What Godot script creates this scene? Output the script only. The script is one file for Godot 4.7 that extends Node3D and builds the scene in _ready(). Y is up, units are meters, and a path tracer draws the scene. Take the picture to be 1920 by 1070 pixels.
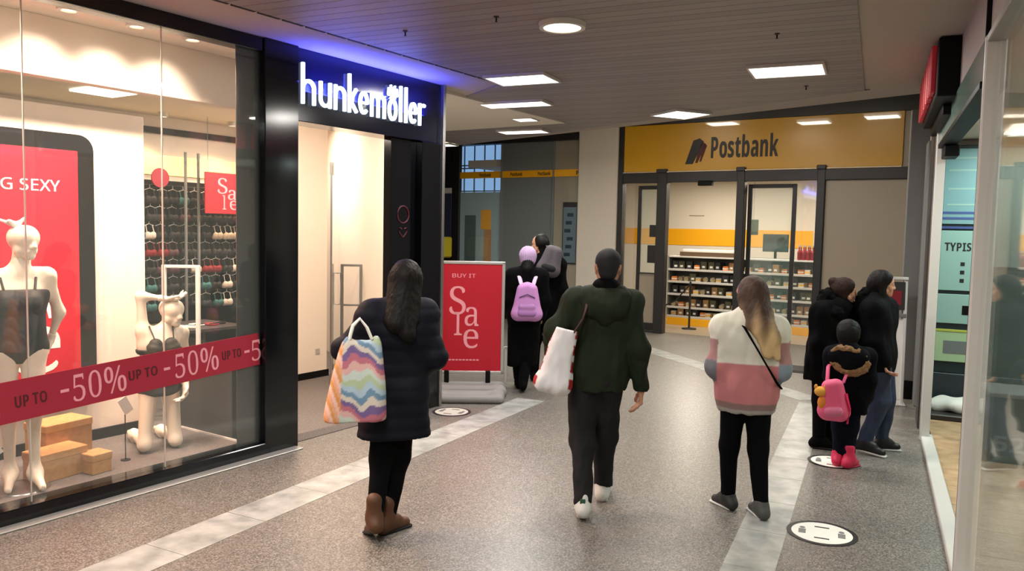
extends Node3D
# A shopping passage: lingerie shop on the left, bank branch across the end, glass shop front on the right.
# Plan axes: d runs along the left shop front away from the viewer, e out from it into the passage; r and q the same for the right shop front.
const D := Vector3(0.5476, 0, -0.8368)
const E := Vector3(0.8368, 0, 0.5476)
const R := Vector3(0.4163, 0, -0.9092)
const Q := Vector3(0.9092, 0, 0.4163)
const CEIL := 3.39
var SF := Transform3D(Basis(D, Vector3.UP, E), Vector3.ZERO)          # (a, y, b): x along d, z along e
var FF := Transform3D(Basis(E, Vector3.UP, -D), Vector3.ZERO)         # bank front: x to the right, z towards the viewer
var RF := Transform3D(Basis(-R, Vector3.UP, -Q), Vector3.ZERO)        # right front: x towards the viewer, z out into the passage
var M := {}
var used := {}
var rng := RandomNumberGenerator.new()


class MB:
	var v := PackedVector3Array()
	var n := PackedVector3Array()
	var c := PackedColorArray()
	var idx := PackedInt32Array()

	func face(pts: Array, away: Vector3) -> void:   # flat convex face, turned so that it looks away from that point
		var m := Vector3.ZERO
		for p in pts:
			m += p
		m /= pts.size()
		var nn := Vector3.ZERO
		for i in pts.size():
			var a: Vector3 = pts[i]
			var b: Vector3 = pts[(i + 1) % pts.size()]
			nn += (a - m).cross(b - m)
		nn = nn.normalized()
		var q := pts
		if nn.dot(m - away) < 0.0:
			nn = -nn
			q = pts.duplicate()
			q.reverse()
		var at := v.size()
		for p in q:
			v.append(p)
			n.append(nn)
		for i in range(1, q.size() - 1):
			idx.append_array([at, at + i + 1, at + i])

	func box(center: Vector3, size: Vector3, bev := 0.0, basis := Basis()) -> MB:
		var h := size / 2
		var b := minf(bev, minf(h.x, minf(h.y, h.z)) * 0.9)
		var P := func(s: Vector3, ax: int) -> Vector3:
			var o := Vector3.ZERO
			for i in 3:
				o[i] = s[i] * (h[i] if i == ax or b <= 0.0 else h[i] - b)
			return center + basis * o
		for ax in 3:
			var j := (ax + 1) % 3
			var k := (ax + 2) % 3
			for s in [-1.0, 1.0]:
				var pts := []
				for t in [[-1.0, -1.0], [1.0, -1.0], [1.0, 1.0], [-1.0, 1.0]]:
					var g := Vector3.ZERO
					g[ax] = s; g[j] = t[0]; g[k] = t[1]
					pts.append(P.call(g, ax))
				face(pts, center)
				if b > 0.0:
					for s2 in [-1.0, 1.0]:
						var e := []
						for t in [[-1.0, ax], [1.0, ax], [1.0, j], [-1.0, j]]:
							var g := Vector3.ZERO
							g[ax] = s; g[j] = s2; g[k] = t[0]
							e.append(P.call(g, t[1]))
						face(e, center)
		if b > 0.0:
			for x in [-1.0, 1.0]:
				for y in [-1.0, 1.0]:
					for z in [-1.0, 1.0]:
						var g := Vector3(x, y, z)
						face([P.call(g, 0), P.call(g, 1), P.call(g, 2)], center)
		return self

	func span(lo: Vector3, hi: Vector3, bev := 0.0) -> MB:
		return box((lo + hi) / 2, (hi - lo).abs(), bev)

	func prism(poly: PackedVector2Array, lo: float, hi: float, basis := Basis(), o := Vector3.ZERO) -> MB:   # poly in x, z; from lo to hi along y
		var t := Geometry2D.triangulate_polygon(poly)
		for y in [lo, hi]:
			for i in range(0, t.size(), 3):
				var pts := []
				for j in 3:
					pts.append(o + basis * Vector3(poly[t[i + j]].x, y, poly[t[i + j]].y))
				face(pts, pts[0] + basis * Vector3(0, (lo + hi) / 2 - y, 0) * 4.0)
		var cw := Geometry2D.is_polygon_clockwise(poly)
		for i in poly.size():
			var a := poly[i]
			var b := poly[(i + 1) % poly.size()]
			var side := Vector2(-(b - a).y, (b - a).x) * (1.0 if cw else -1.0)
			var pts := []
			for s in [[a, lo], [b, lo], [b, hi], [a, hi]]:
				pts.append(o + basis * Vector3(s[0].x, s[1], s[0].y))
			var mid := (a + b) / 2 - side.normalized() * 0.01
			face(pts, o + basis * Vector3(mid.x, (lo + hi) / 2, mid.y))
		return self

	func tube(path: Array, rad, seg := 10, caps := true, flat := 1.0, up := Vector3.UP) -> MB:
		var at := v.size()
		var m := path.size()
		for i in m:
			var t: Vector3 = (path[mini(i + 1, m - 1)] - path[maxi(i - 1, 0)]).normalized()
			var s := t.cross(up)
			if s.length() < 0.1:
				s = t.cross(Vector3.RIGHT)
			s = s.normalized()
			var w := s.cross(t)
			var r: float = rad[i] if rad is Array else rad
			for j in seg:
				var g := TAU * j / seg
				var q := s * cos(g) + w * sin(g) * flat
				v.append(path[i] + q * r)
				n.append((s * cos(g) + w * sin(g) / flat).normalized())
		for i in m - 1:
			for j in seg:
				var a := at + i * seg + j
				var b := at + i * seg + (j + 1) % seg
				idx.append_array([a, b, a + seg, b, b + seg, a + seg])
		if caps:
			for e in [0, m - 1]:
				var pts := []
				for j in seg:
					pts.append(v[at + e * seg + j])
				face(pts, path[1 if e == 0 else m - 2])
		return self

	func lathe(prof: Array, seg := 20, o := Vector3.ZERO) -> MB:   # prof: [radius, y] from bottom to top
		for i in prof.size() - 1:
			var p: Vector2 = prof[i]
			var q: Vector2 = prof[i + 1]
			var t := (q - p).normalized()
			var at := v.size()
			for j in seg + 1:
				var g := TAU * j / seg
				for k in [p, q]:
					v.append(o + Vector3(cos(g) * k.x, k.y, sin(g) * k.x))
					n.append(Vector3(cos(g) * t.y, -t.x, sin(g) * t.y))
			for j in seg:
				var a := at + j * 2
				idx.append_array([a, a + 2, a + 1, a + 2, a + 3, a + 1])
		return self

	func ball(o: Vector3, r: Vector3, seg := 12) -> MB:
		var at := v.size()
		var rows := seg / 2
		for i in rows + 1:
			var f := PI * i / rows
			for j in seg + 1:
				var g := TAU * j / seg
				var u := Vector3(sin(f) * cos(g), cos(f), sin(f) * sin(g))
				v.append(o + u * r)
				n.append((u / r).normalized())
		for i in rows:
			for j in seg:
				var a := at + i * (seg + 1) + j
				var b := a + seg + 1
				idx.append_array([a, b, a + 1, a + 1, b, b + 1])
		return self

	func put(a: Array, t := Transform3D()) -> MB:   # adds a meshed field [verts, normals, index, colours]
		var at := v.size()
		for p in a[0]:
			v.append(t * p)
		for p in a[1]:
			n.append((t.basis * p).normalized())
		var flip: bool = t.basis.determinant() < 0.0
		for i in range(0, a[2].size(), 3):
			idx.append_array([a[2][i] + at, a[2][i + (2 if flip else 1)] + at, a[2][i + (1 if flip else 2)] + at])
		if a.size() > 3:
			c.append_array(a[3])
		return self

	func mesh() -> ArrayMesh:
		var arr := []
		arr.resize(Mesh.ARRAY_MAX)
		arr[Mesh.ARRAY_VERTEX] = v
		arr[Mesh.ARRAY_NORMAL] = n
		if c.size() == v.size() and c.size() > 0:
			arr[Mesh.ARRAY_COLOR] = c
		arr[Mesh.ARRAY_INDEX] = idx
		var am := ArrayMesh.new()
		am.add_surface_from_arrays(Mesh.PRIMITIVE_TRIANGLES, arr)
		return am


# --- organic shapes: smooth union of tapered capsules, meshed as surface nets ---
# bone: [a, b, radius at a, radius at b] and, to flatten it, [.., axis, how many times thinner]
func nets(bones: Array, cell: float, k: float, ymin := -99.0, ymax := 99.0, tint = null, push = null) -> Array:
	var m := maxf(3.0 * k, 2.2 * cell)
	var lo := Vector3(99, 99, 99)
	var hi := -lo
	for b in bones:
		for i in 2:
			var r: Vector3 = Vector3.ONE * (b[2 + i] + m)
			lo = lo.min(b[i] - r)
			hi = hi.max(b[i] + r)
	lo.y = maxf(lo.y, ymin - 3 * cell)
	hi.y = minf(hi.y, ymax + 3 * cell)
	var nx := int((hi.x - lo.x) / cell) + 2
	var ny := int((hi.y - lo.y) / cell) + 2
	var nz := int((hi.z - lo.z) / cell) + 2
	var s := PackedFloat32Array()
	s.resize(nx * ny * nz)
	var ik := 1.0 / k
	for b in bones:
		var a: Vector3 = b[0]
		var ab: Vector3 = b[1] - a
		var ra: float = b[2]
		var dr: float = b[3] - ra
		var w := Vector3.ZERO
		if b.size() > 4:
			w = (b[4] as Vector3).normalized()
			w *= sqrt(absf(b[5] - 1.0))
			ab += w * ab.dot(w)
		var inv := 1.0 / maxf(ab.length_squared(), 1e-9)
		var bl: Vector3 = (b[0] as Vector3).min(b[1])
		var bh: Vector3 = (b[0] as Vector3).max(b[1])
		var rr: Vector3 = Vector3.ONE * (maxf(b[2], b[3]) + m)
		var i0 := ((bl - rr - lo) / cell).floor()
		var i1 := ((bh + rr - lo) / cell).ceil()
		var x0 := maxi(int(i0.x), 0)
		var x1 := mini(int(i1.x), nx - 1)
		for z in range(maxi(int(i0.z), 0), mini(int(i1.z), nz - 1) + 1):
			for y in range(maxi(int(i0.y), 0), mini(int(i1.y), ny - 1) + 1):
				var at := (z * ny + y) * nx
				var p0 := lo + Vector3(0, y, z) * cell - a
				for x in range(x0, x1 + 1):
					var p := p0
					p.x += x * cell
					p += w * p.dot(w)
					var t := clampf(p.dot(ab) * inv, 0.0, 1.0)
					var dist := (p - ab * t).length() - ra - dr * t
					if dist < m:
						s[at + x] += exp(-dist * ik)
	if ymin > -90 or ymax < 90:
		for y in ny:
			var yy := lo.y + y * cell
			var most := exp(clampf(minf(yy - ymin, ymax - yy) * ik, -60.0, 60.0))
			if most > 1e8:
				continue
			for z in nz:
				var at := (z * ny + y) * nx
				for x in nx:
					if s[at + x] > most:
						s[at + x] = most
	var id := PackedInt32Array()
	id.resize(s.size())
	id.fill(-1)
	var vs := PackedVector3Array()
	var ix := PackedInt32Array()
	var off := [0, 1, nx, nx + 1, nx * ny, nx * ny + 1, nx * ny + nx, nx * ny + nx + 1]
	var co := [Vector3(0, 0, 0), Vector3(1, 0, 0), Vector3(0, 1, 0), Vector3(1, 1, 0), Vector3(0, 0, 1), Vector3(1, 0, 1), Vector3(0, 1, 1), Vector3(1, 1, 1)]
	var ed := [[0, 1], [2, 3], [4, 5], [6, 7], [0, 2], [1, 3], [4, 6], [5, 7], [0, 4], [1, 5], [2, 6], [3, 7]]
	var deep := exp(minf(3.2 * cell * ik, 60.0))
	var f := PackedFloat32Array()
	f.resize(8)
	for z in nz - 1:
		for y in ny - 1:
			var at := (z * ny + y) * nx
			for x in nx - 1:
				var i := at + x
				var s0 := s[i]
				if s0 <= 0.0 or s0 > deep:
					continue
				var ins := 0
				for j in 8:
					if s[i + off[j]] > 1.0:
						ins += 1
				if ins == 0 or ins == 8:
					continue
				for j in 8:
					var q := s[i + off[j]]
					f[j] = -k * log(q) if q > 1e-20 else m
				var sum := Vector3.ZERO
				var cnt := 0
				for e in ed:
					var fa := f[e[0]]
					var fb := f[e[1]]
					if (fa < 0.0) != (fb < 0.0):
						sum += (co[e[0]] as Vector3).lerp(co[e[1]], fa / (fa - fb))
						cnt += 1
				id[i] = vs.size()
				vs.append(lo + (Vector3(x, y, z) + sum / cnt) * cell)
	var st := [1, nx, nx * ny]
	for z in range(1, nz - 1):
		for y in range(1, ny - 1):
			var at := (z * ny + y) * nx
			for x in range(1, nx - 1):
				var i := at + x
				if id[i] < 0:
					continue
				var here := s[i] > 1.0
				for ax in 3:
					if (s[i + st[ax]] > 1.0) == here:
						continue
					var u: int = st[(ax + 1) % 3]
					var w: int = st[(ax + 2) % 3]
					var q := [id[i], id[i - u], id[i - u - w], id[i - w]]
					if q.min() < 0:
						continue
					if here:
						ix.append_array([q[0], q[2], q[1], q[0], q[3], q[2]])
					else:
						ix.append_array([q[0], q[1], q[2], q[0], q[2], q[3]])
	var ns := normals(vs, ix)
	if push != null:
		for i in vs.size():
			vs[i] += ns[i] * (push.call(vs[i], ns[i]) as float)
		ns = normals(vs, ix)
	if tint == null:
		return [vs, ns, ix]
	var cs := PackedColorArray()
	cs.resize(vs.size())
	for i in vs.size():
		cs[i] = (tint.call(vs[i]) as Color).srgb_to_linear()
	return [vs, ns, ix, cs]


func normals(vs: PackedVector3Array, ix: PackedInt32Array) -> PackedVector3Array:
	var ns := PackedVector3Array()
	ns.resize(vs.size())
	for i in range(0, ix.size(), 3):
		var a := ix[i]
		var b := ix[i + 1]
		var c := ix[i + 2]
		var nn := (vs[c] - vs[a]).cross(vs[b] - vs[a])
		ns[a] += nn
		ns[b] += nn
		ns[c] += nn
	for i in ns.size():
		ns[i] = ns[i].normalized()
	return ns


# --- scene helpers ---
func numbered(called: String) -> String:
	var k: int = used.get(called, 0)
	used[called] = k + 1
	return called if k == 0 else "%s_%03d" % [called, k]


func tag(o: Node, label := "", category := "", group := "", kind := "") -> Node:
	if label: o.set_meta("label", label)
	if category: o.set_meta("category", category)
	if group: o.set_meta("group", group)
	if kind: o.set_meta("kind", kind)
	return o


func thing(called: String, label: String, category: String, t := Transform3D(), group := "", kind := "") -> Node3D:
	var o := Node3D.new()
	o.name = numbered(called)
	add_child(o)
	o.transform = t
	tag(o, label, category, group, kind)
	return o


func part(parent: Node, called: String, mesh, material: Material, t := Transform3D(), label := "") -> MeshInstance3D:
	var o := MeshInstance3D.new()
	o.name = called
	o.mesh = mesh.mesh() if mesh is MB else mesh
	o.material_override = material
	o.transform = t
	parent.add_child(o, true)
	if label: o.set_meta("label", label)
	return o


func solo(called: String, mesh, material: Material, t: Transform3D, label: String, category := "", group := "", kind := "") -> MeshInstance3D:
	var o := part(self, numbered(called), mesh, material, t)
	tag(o, label, category, group, kind)
	return o


func copy(src: Node3D, t: Transform3D, label: String, group := "") -> Node3D:
	var o: Node3D = src.duplicate()
	o.name = numbered(String(src.name).rstrip("0123456789").rstrip("_"))
	add_child(o)
	o.transform = t
	tag(o, label, "", group)
	return o


func at(frame: Transform3D, x: float, y: float, z: float, turn := 0.0) -> Transform3D:
	return frame * Transform3D(Basis(Vector3.UP, turn), Vector3(x, y, z))


# lettering that exactly fills a rectangle of the parent's x-y plane and looks along +z
func letters(parent: Node, called: String, s: String, x: float, y: float, w: float, h: float, z: float, depth: float, m: Material, serif := false, bold := false, tilt := 0.0) -> MeshInstance3D:
	var f := SystemFont.new()
	f.font_names = PackedStringArray(["Droid Serif" if serif else "Droid Sans"])
	f.font_weight = 700 if bold else 400
	var tm := TextMesh.new()
	tm.font = f
	tm.text = s
	tm.font_size = 48
	tm.pixel_size = 0.01
	tm.depth = 0.1
	tm.curve_step = 1.5
	var bb := tm.get_aabb()
	var sc := Vector3(w / maxf(bb.size.x, 0.001), h / maxf(bb.size.y, 0.001), depth / 0.1)
	var o := part(parent, called, tm, m)
	o.transform = Transform3D(Basis(Vector3.BACK, tilt), Vector3(x, y, z)) * Transform3D(Basis.from_scale(sc), -Vector3(bb.position.x * sc.x, bb.position.y * sc.y, bb.position.z * sc.z))
	return o


func lamp(o: Node3D, at_: Vector3, size: Vector2, energy: float, col: Color, basis := Basis(Vector3.RIGHT, -PI / 2)) -> void:
	var l := AreaLight3D.new()
	l.name = "light"
	l.area_size = size
	l.light_energy = energy
	l.light_color = col
	l.shadow_enabled = true
	l.set("area_range", 30.0)
	o.add_child(l, true)
	l.transform = Transform3D(basis, at_)


func spot(o: Node3D, at_: Vector3, to: Vector3, energy: float, col: Color, cone: float, size := 0.05) -> void:
	var l := SpotLight3D.new()
	l.name = "light"
	l.light_energy = energy
	l.light_color = col
	l.spot_angle = cone
	l.spot_range = 12.0
	l.spot_attenuation = 2.0
	l.spot_angle_attenuation = 0.7
	l.light_size = size
	l.shadow_enabled = true
	o.add_child(l, true)
	l.transform = Transform3D(Basis.looking_at(to - at_, Vector3.BACK if absf((to - at_).normalized().y) > 0.95 else Vector3.UP), at_)


func mt(called: String, c: Color, rough := 0.6, metal := 0.0, spec := 0.5) -> StandardMaterial3D:
	var m := StandardMaterial3D.new()
	m.resource_name = called
	m.albedo_color = c
	m.roughness = rough
	m.metallic = metal
	m.metallic_specular = spec
	M[called] = m
	return m


func glow(called: String, c: Color, e: float) -> StandardMaterial3D:
	var m := mt(called, c, 0.4)
	m.emission_enabled = true
	m.emission = c
	m.emission_energy_multiplier = e
	return m


func glass(called: String, c: Color, alpha: float) -> StandardMaterial3D:
	var m := mt(called, Color(c, alpha), 0.03)
	m.transparency = BaseMaterial3D.TRANSPARENCY_ALPHA
	return m


func grain(m: StandardMaterial3D, stops: Array, cols: Array, freq: float, scale: Vector3, kind := FastNoiseLite.TYPE_SIMPLEX_SMOOTH, seed_ := 1, octaves := 3, size := 512) -> void:
	var nz := FastNoiseLite.new()
	nz.noise_type = kind
	nz.seed = seed_
	nz.frequency = freq
	nz.fractal_octaves = octaves
	if kind == FastNoiseLite.TYPE_CELLULAR:
		nz.cellular_return_type = FastNoiseLite.RETURN_CELL_VALUE
		nz.fractal_type = FastNoiseLite.FRACTAL_NONE
	var g := Gradient.new()
	g.offsets = PackedFloat32Array(stops)
	g.colors = PackedColorArray(cols)
	var t := NoiseTexture2D.new()
	t.width = size
	t.height = size
	t.seamless = true
	t.noise = nz
	t.color_ramp = g
	m.albedo_color = Color.WHITE
	m.albedo_texture = t
	m.uv1_triplanar = true
	m.uv1_world_triplanar = true
	m.uv1_scale = scale


func vert(called: String, rough := 0.8) -> StandardMaterial3D:
	var m := mt(called, Color.WHITE, rough)
	m.vertex_color_use_as_albedo = true
	return m


func sxz(a: float, b: float) -> Vector2:
	var p := D * a + E * b
	return Vector2(p.x, p.z)


func rxz(r: float, b: float) -> Vector2:
	var p := R * r + Q * b
	return Vector2(p.x, p.z)


func view_and_light() -> void:
	var cam := Camera3D.new()
	cam.name = "camera"
	add_child(cam)
	cam.position = Vector3(0, 1.9, 0)
	cam.fov = 39.63
	cam.near = 0.05
	cam.far = 80.0
	cam.basis = Basis(Vector3.RIGHT, -0.0701) * Basis(Vector3.BACK, 0.02097)
	cam.current = true
	var w := WorldEnvironment.new()
	w.name = "environment"
	var e := Environment.new()
	e.background_mode = Environment.BG_COLOR
	e.background_color = Color(0.03, 0.03, 0.035)
	e.tonemap_mode = Environment.TONE_MAPPER_LINEAR
	e.tonemap_exposure = 1.0
	e.sdfgi_enabled = true
	e.ssao_enabled = true
	e.ssil_enabled = true
	w.environment = e
	add_child(w)


func materials() -> void:
	grain(mt("terrazzo", Color.WHITE, 0.34), [0.0, 0.3, 0.55, 0.75, 1.0], [Color(0.31, 0.3, 0.28), Color(0.405, 0.39, 0.365), Color(0.455, 0.435, 0.41), Color(0.5, 0.48, 0.455), Color(0.59, 0.57, 0.54)], 0.14, Vector3.ONE * 0.9, FastNoiseLite.TYPE_CELLULAR, 4, 1, 1024)
	grain(mt("marble", Color.WHITE, 0.3), [0.0, 0.42, 0.6, 1.0], [Color(0.5, 0.51, 0.5), Color(0.6, 0.61, 0.595), Color(0.64, 0.645, 0.63), Color(0.71, 0.715, 0.7)], 0.012, Vector3.ONE * 0.7, FastNoiseLite.TYPE_SIMPLEX_SMOOTH, 9, 5)
	grain(mt("carpet", Color.WHITE, 0.9), [0.0, 0.5, 1.0], [Color(0.3, 0.28, 0.27), Color(0.36, 0.335, 0.32), Color(0.42, 0.39, 0.375)], 0.05, Vector3.ONE * 1.4, FastNoiseLite.TYPE_SIMPLEX, 5, 4)
	grain(mt("oak", Color.WHITE, 0.4), [0.0, 0.45, 1.0], [Color(0.62, 0.49, 0.36), Color(0.72, 0.59, 0.45), Color(0.79, 0.67, 0.53)], 0.01, Vector3(0.9, 0.9, 0.9), FastNoiseLite.TYPE_SIMPLEX_SMOOTH, 3, 5)
	grain(mt("kraft", Color.WHITE, 0.75), [0.0, 0.5, 1.0], [Color(0.66, 0.48, 0.28), Color(0.72, 0.54, 0.33), Color(0.76, 0.58, 0.37)], 0.02, Vector3.ONE * 1.5, FastNoiseLite.TYPE_SIMPLEX, 7, 4)
	mt("slat", Color(0.56, 0.53, 0.52), 0.5)
	mt("slat_dark", Color(0.53, 0.5, 0.49), 0.5)
	mt("plaster", Color(0.66, 0.62, 0.585), 0.8)
	mt("gap", Color(0.05, 0.05, 0.05), 0.8)
	mt("black_gloss", Color(0.035, 0.037, 0.055), 0.12)
	mt("navy_fascia", Color(0.045, 0.05, 0.11), 0.16)
	mt("black", Color(0.03, 0.03, 0.033), 0.5, 0.0, 0.3)
	mt("dark_panel", Color(0.17, 0.155, 0.15), 0.45)
	mt("peach", Color(0.88, 0.83, 0.77), 0.75)
	mt("white_wall", Color(0.86, 0.83, 0.78), 0.7)
	mt("cream", Color(0.8, 0.77, 0.72), 0.75)
	mt("bank_beige", Color(0.6, 0.56, 0.49), 0.35)
	mt("anthracite", Color(0.13, 0.125, 0.13), 0.4)
	mt("yellow", Color(0.95, 0.68, 0.03), 0.5)
	var y := mt("yellow_gloss", Color(0.8, 0.6, 0.09), 0.3)
	y.clearcoat_enabled = true
	y.clearcoat = 1.0
	y.clearcoat_roughness = 0.03
	mt("ink", Color(0.03, 0.03, 0.05), 0.4)
	mt("foil", Color(0.44, 0.46, 0.465), 0.5)
	mt("foil_blue", Color(0.62, 0.71, 0.73), 0.5)
	mt("steel", Color(0.66, 0.65, 0.64), 0.3, 0.9)
	mt("alu", Color(0.72, 0.71, 0.69), 0.4, 0.5)
	mt("white_metal", Color(0.8, 0.79, 0.77), 0.35)
	mt("bank_floor", Color(0.58, 0.53, 0.46), 0.35)
	mt("grey", Color(0.45, 0.45, 0.44), 0.6)
	mt("red_print", Color(0.7, 0.012, 0.13), 0.5)
	mt("red_tape", Color(0.62, 0.1, 0.2), 0.55)
	mt("pink_print", Color(0.9, 0.6, 0.64), 0.5)
	mt("dark_print", Color(0.3, 0.05, 0.1), 0.5)
	mt("white_print", Color(0.95, 0.9, 0.88), 0.5)
	mt("paper", Color(0.9, 0.89, 0.86), 0.7)
	glass("clear_glass", Color(0.9, 0.97, 0.95), 0.03)
	glass("door_glass", Color(0.8, 0.95, 0.9), 0.08)
	mt("edge_glass", Color(0.78, 0.74, 0.7), 0.3)
	mt("green_glass", Color(0.5, 0.6, 0.56), 0.15)
	glow("lamp_white", Color(1.0, 0.98, 0.95), 3.0)
	glow("lamp_warm", Color(1.0, 0.93, 0.82), 4.0)
	glow("letter_glow", Color(0.86, 0.92, 1.0), 1.5)
	glow("red_glow", Color(0.72, 0.16, 0.2), 0.1)
	glow("daylight_pane", Color(0.55, 0.72, 0.9), 0.85)
	glow("strip_yellow", Color(1.0, 0.87, 0.55), 0.9)


func floor_and_ceiling() -> void:
	var f := thing("floor", "speckled grey brown terrazzo floor of the shopping passage", "", Transform3D(), "", "structure")
	part(f, "terrazzo", MB.new().span(Vector3(-13, -0.2, -22), Vector3(11, 0.0, 7)), M.terrazzo)
	# light marble bands set flush into it, slab by slab
	var slabs := []
	var r := -1.0
	while r < 9.5:
		slabs.append([rxz(r, -0.72), rxz(r, -0.43), rxz(minf(r + 0.62, 9.55), -0.43), rxz(minf(r + 0.62, 9.55), -0.72)])
		r += 0.62
	var A := sxz(9.55, -2.05)
	var B := sxz(12.55, -5.9)
	var u := (B - A).normalized()
	var w := Vector2(-u.y, u.x) * 0.17
	var len_ := (B - A).length()
	var t := 0.0
	while t < len_:
		var p := A + u * t
		var q := A + u * minf(t + 0.62, len_)
		slabs.append([p - w, p + w, q + w, q - w])
		t += 0.62
	A = sxz(0.2, -3.86)
	B = sxz(7.5, -4.62)
	u = (B - A).normalized()
	w = Vector2(-u.y, u.x) * 0.17
	len_ = (B - A).length()
	t = 0.0
	while t < len_:
		var p := A + u * t
		var q := A + u * minf(t + 0.62, len_)
		slabs.append([p - w, p + w, q + w, q - w])
		t += 0.62
	for s in slabs:
		var poly := PackedVector2Array(s)
		var small: Array = Geometry2D.offset_polygon(poly, -0.002)
		if small.size():
			part(f, "slab", MB.new().prism(small[0], -0.02, 0.0025), M.marble)
	# grey kerb strip along the left shop front
	part(f, "threshold_strip", MB.new().span(Vector3(-3, 0.0, -5.2), Vector3(4.6, 0.012, -5.1), 0.004), M.alu, SF)

	var c := thing("ceiling", "passage ceiling of grey brown metal slats framed by plain plaster", "", Transform3D(), "", "structure")
	var pl := PackedVector2Array([sxz(-6, -5.3), sxz(6.62, -5.3), sxz(8.8, -8.9), sxz(8.8, -15), sxz(13.24, -15), sxz(9.26, -1.18), sxz(8.75, 0.6), rxz(8.7, 0.62), rxz(-6, 0.62)])
	part(c, "plaster_panel", MB.new().prism(pl, CEIL, CEIL + 0.12), M.plaster)
	var zone := PackedVector2Array([sxz(-1.0, -4.6), sxz(6.76, -4.6), sxz(9.1, -8.5), sxz(11.34, -8.5), sxz(8.72, -1.45), rxz(8.85, -0.18), rxz(1.2, -0.18)])
	r = 1.0
	var i := 0
	while r < 15.0:
		var strip := PackedVector2Array([rxz(r, -14), rxz(r, 2), rxz(r + 0.118, 2), rxz(r + 0.118, -14)])
		for poly in Geometry2D.intersect_polygons(zone, strip):
			if not Geometry2D.triangulate_polygon(poly).is_empty():
				part(c, "slat", MB.new().prism(poly, CEIL - 0.014, CEIL - 0.001), M.slat if (i * 7) % 3 else M.slat_dark)
		r += 0.124
		i += 1
	# dashed shadow gap between plaster border and slats
	var a := 0.0
	while a < 6.7:
		part(c, "shadow_gap", MB.new().span(Vector3(a, CEIL - 0.016, -4.63), Vector3(a + 0.19, CEIL - 0.002, -4.6)), M.gap, SF)
		a += 0.22
	# upper ceiling over the recess in front of the bank, and the blind edge that closes it
	solo("ceiling", MB.new().span(Vector3(-15, 4.32, -13.99), Vector3(3, 4.44, -8.2)), M.plaster, FF, "higher ceiling over the recess before the yellow fascia", "", "", "structure")
	var e0 := sxz(13.24, -15)
	var e1 := sxz(8.75, 0.6)
	var dir := (e1 - e0).normalized()
	var nn := Vector2(dir.y, -dir.x)
	if nn.dot(sxz(-1, 0)) < 0.0:
		nn = -nn
	solo("trim_1", MB.new().prism(PackedVector2Array([e0, e1, e1 + nn * 0.1, e0 + nn * 0.1]), CEIL + 0.12, 4.4), M.plaster, Transform3D(), "upstand closing the ceiling step before the bank", "", "", "structure")


func shell() -> void:
	# walls that close the passage outside the picture
	solo("wall_rear", MB.new().span(Vector3(-9, 0, 4.5), Vector3(9, 3.5, 4.7)), M.cream, Transform3D(), "plain cream wall closing the passage behind the viewer", "", "", "structure")
	solo("wall_far_left", MB.new().span(Vector3(6.0, 0, -15.2), Vector3(14.4, 4.6, -15)), M.dark_panel, SF, "dark wall closing the side passage at far left", "", "", "structure")
	solo("wall_far_right", MB.new().prism(PackedVector2Array([rxz(10.35, 0.5), sxz(14.2, -1.2), sxz(14.2, -0.9), rxz(10.35, 0.8)]), 0, 4.6), M.grey, Transform3D(), "grey wall between right shop and bank front", "", "", "structure")


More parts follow.
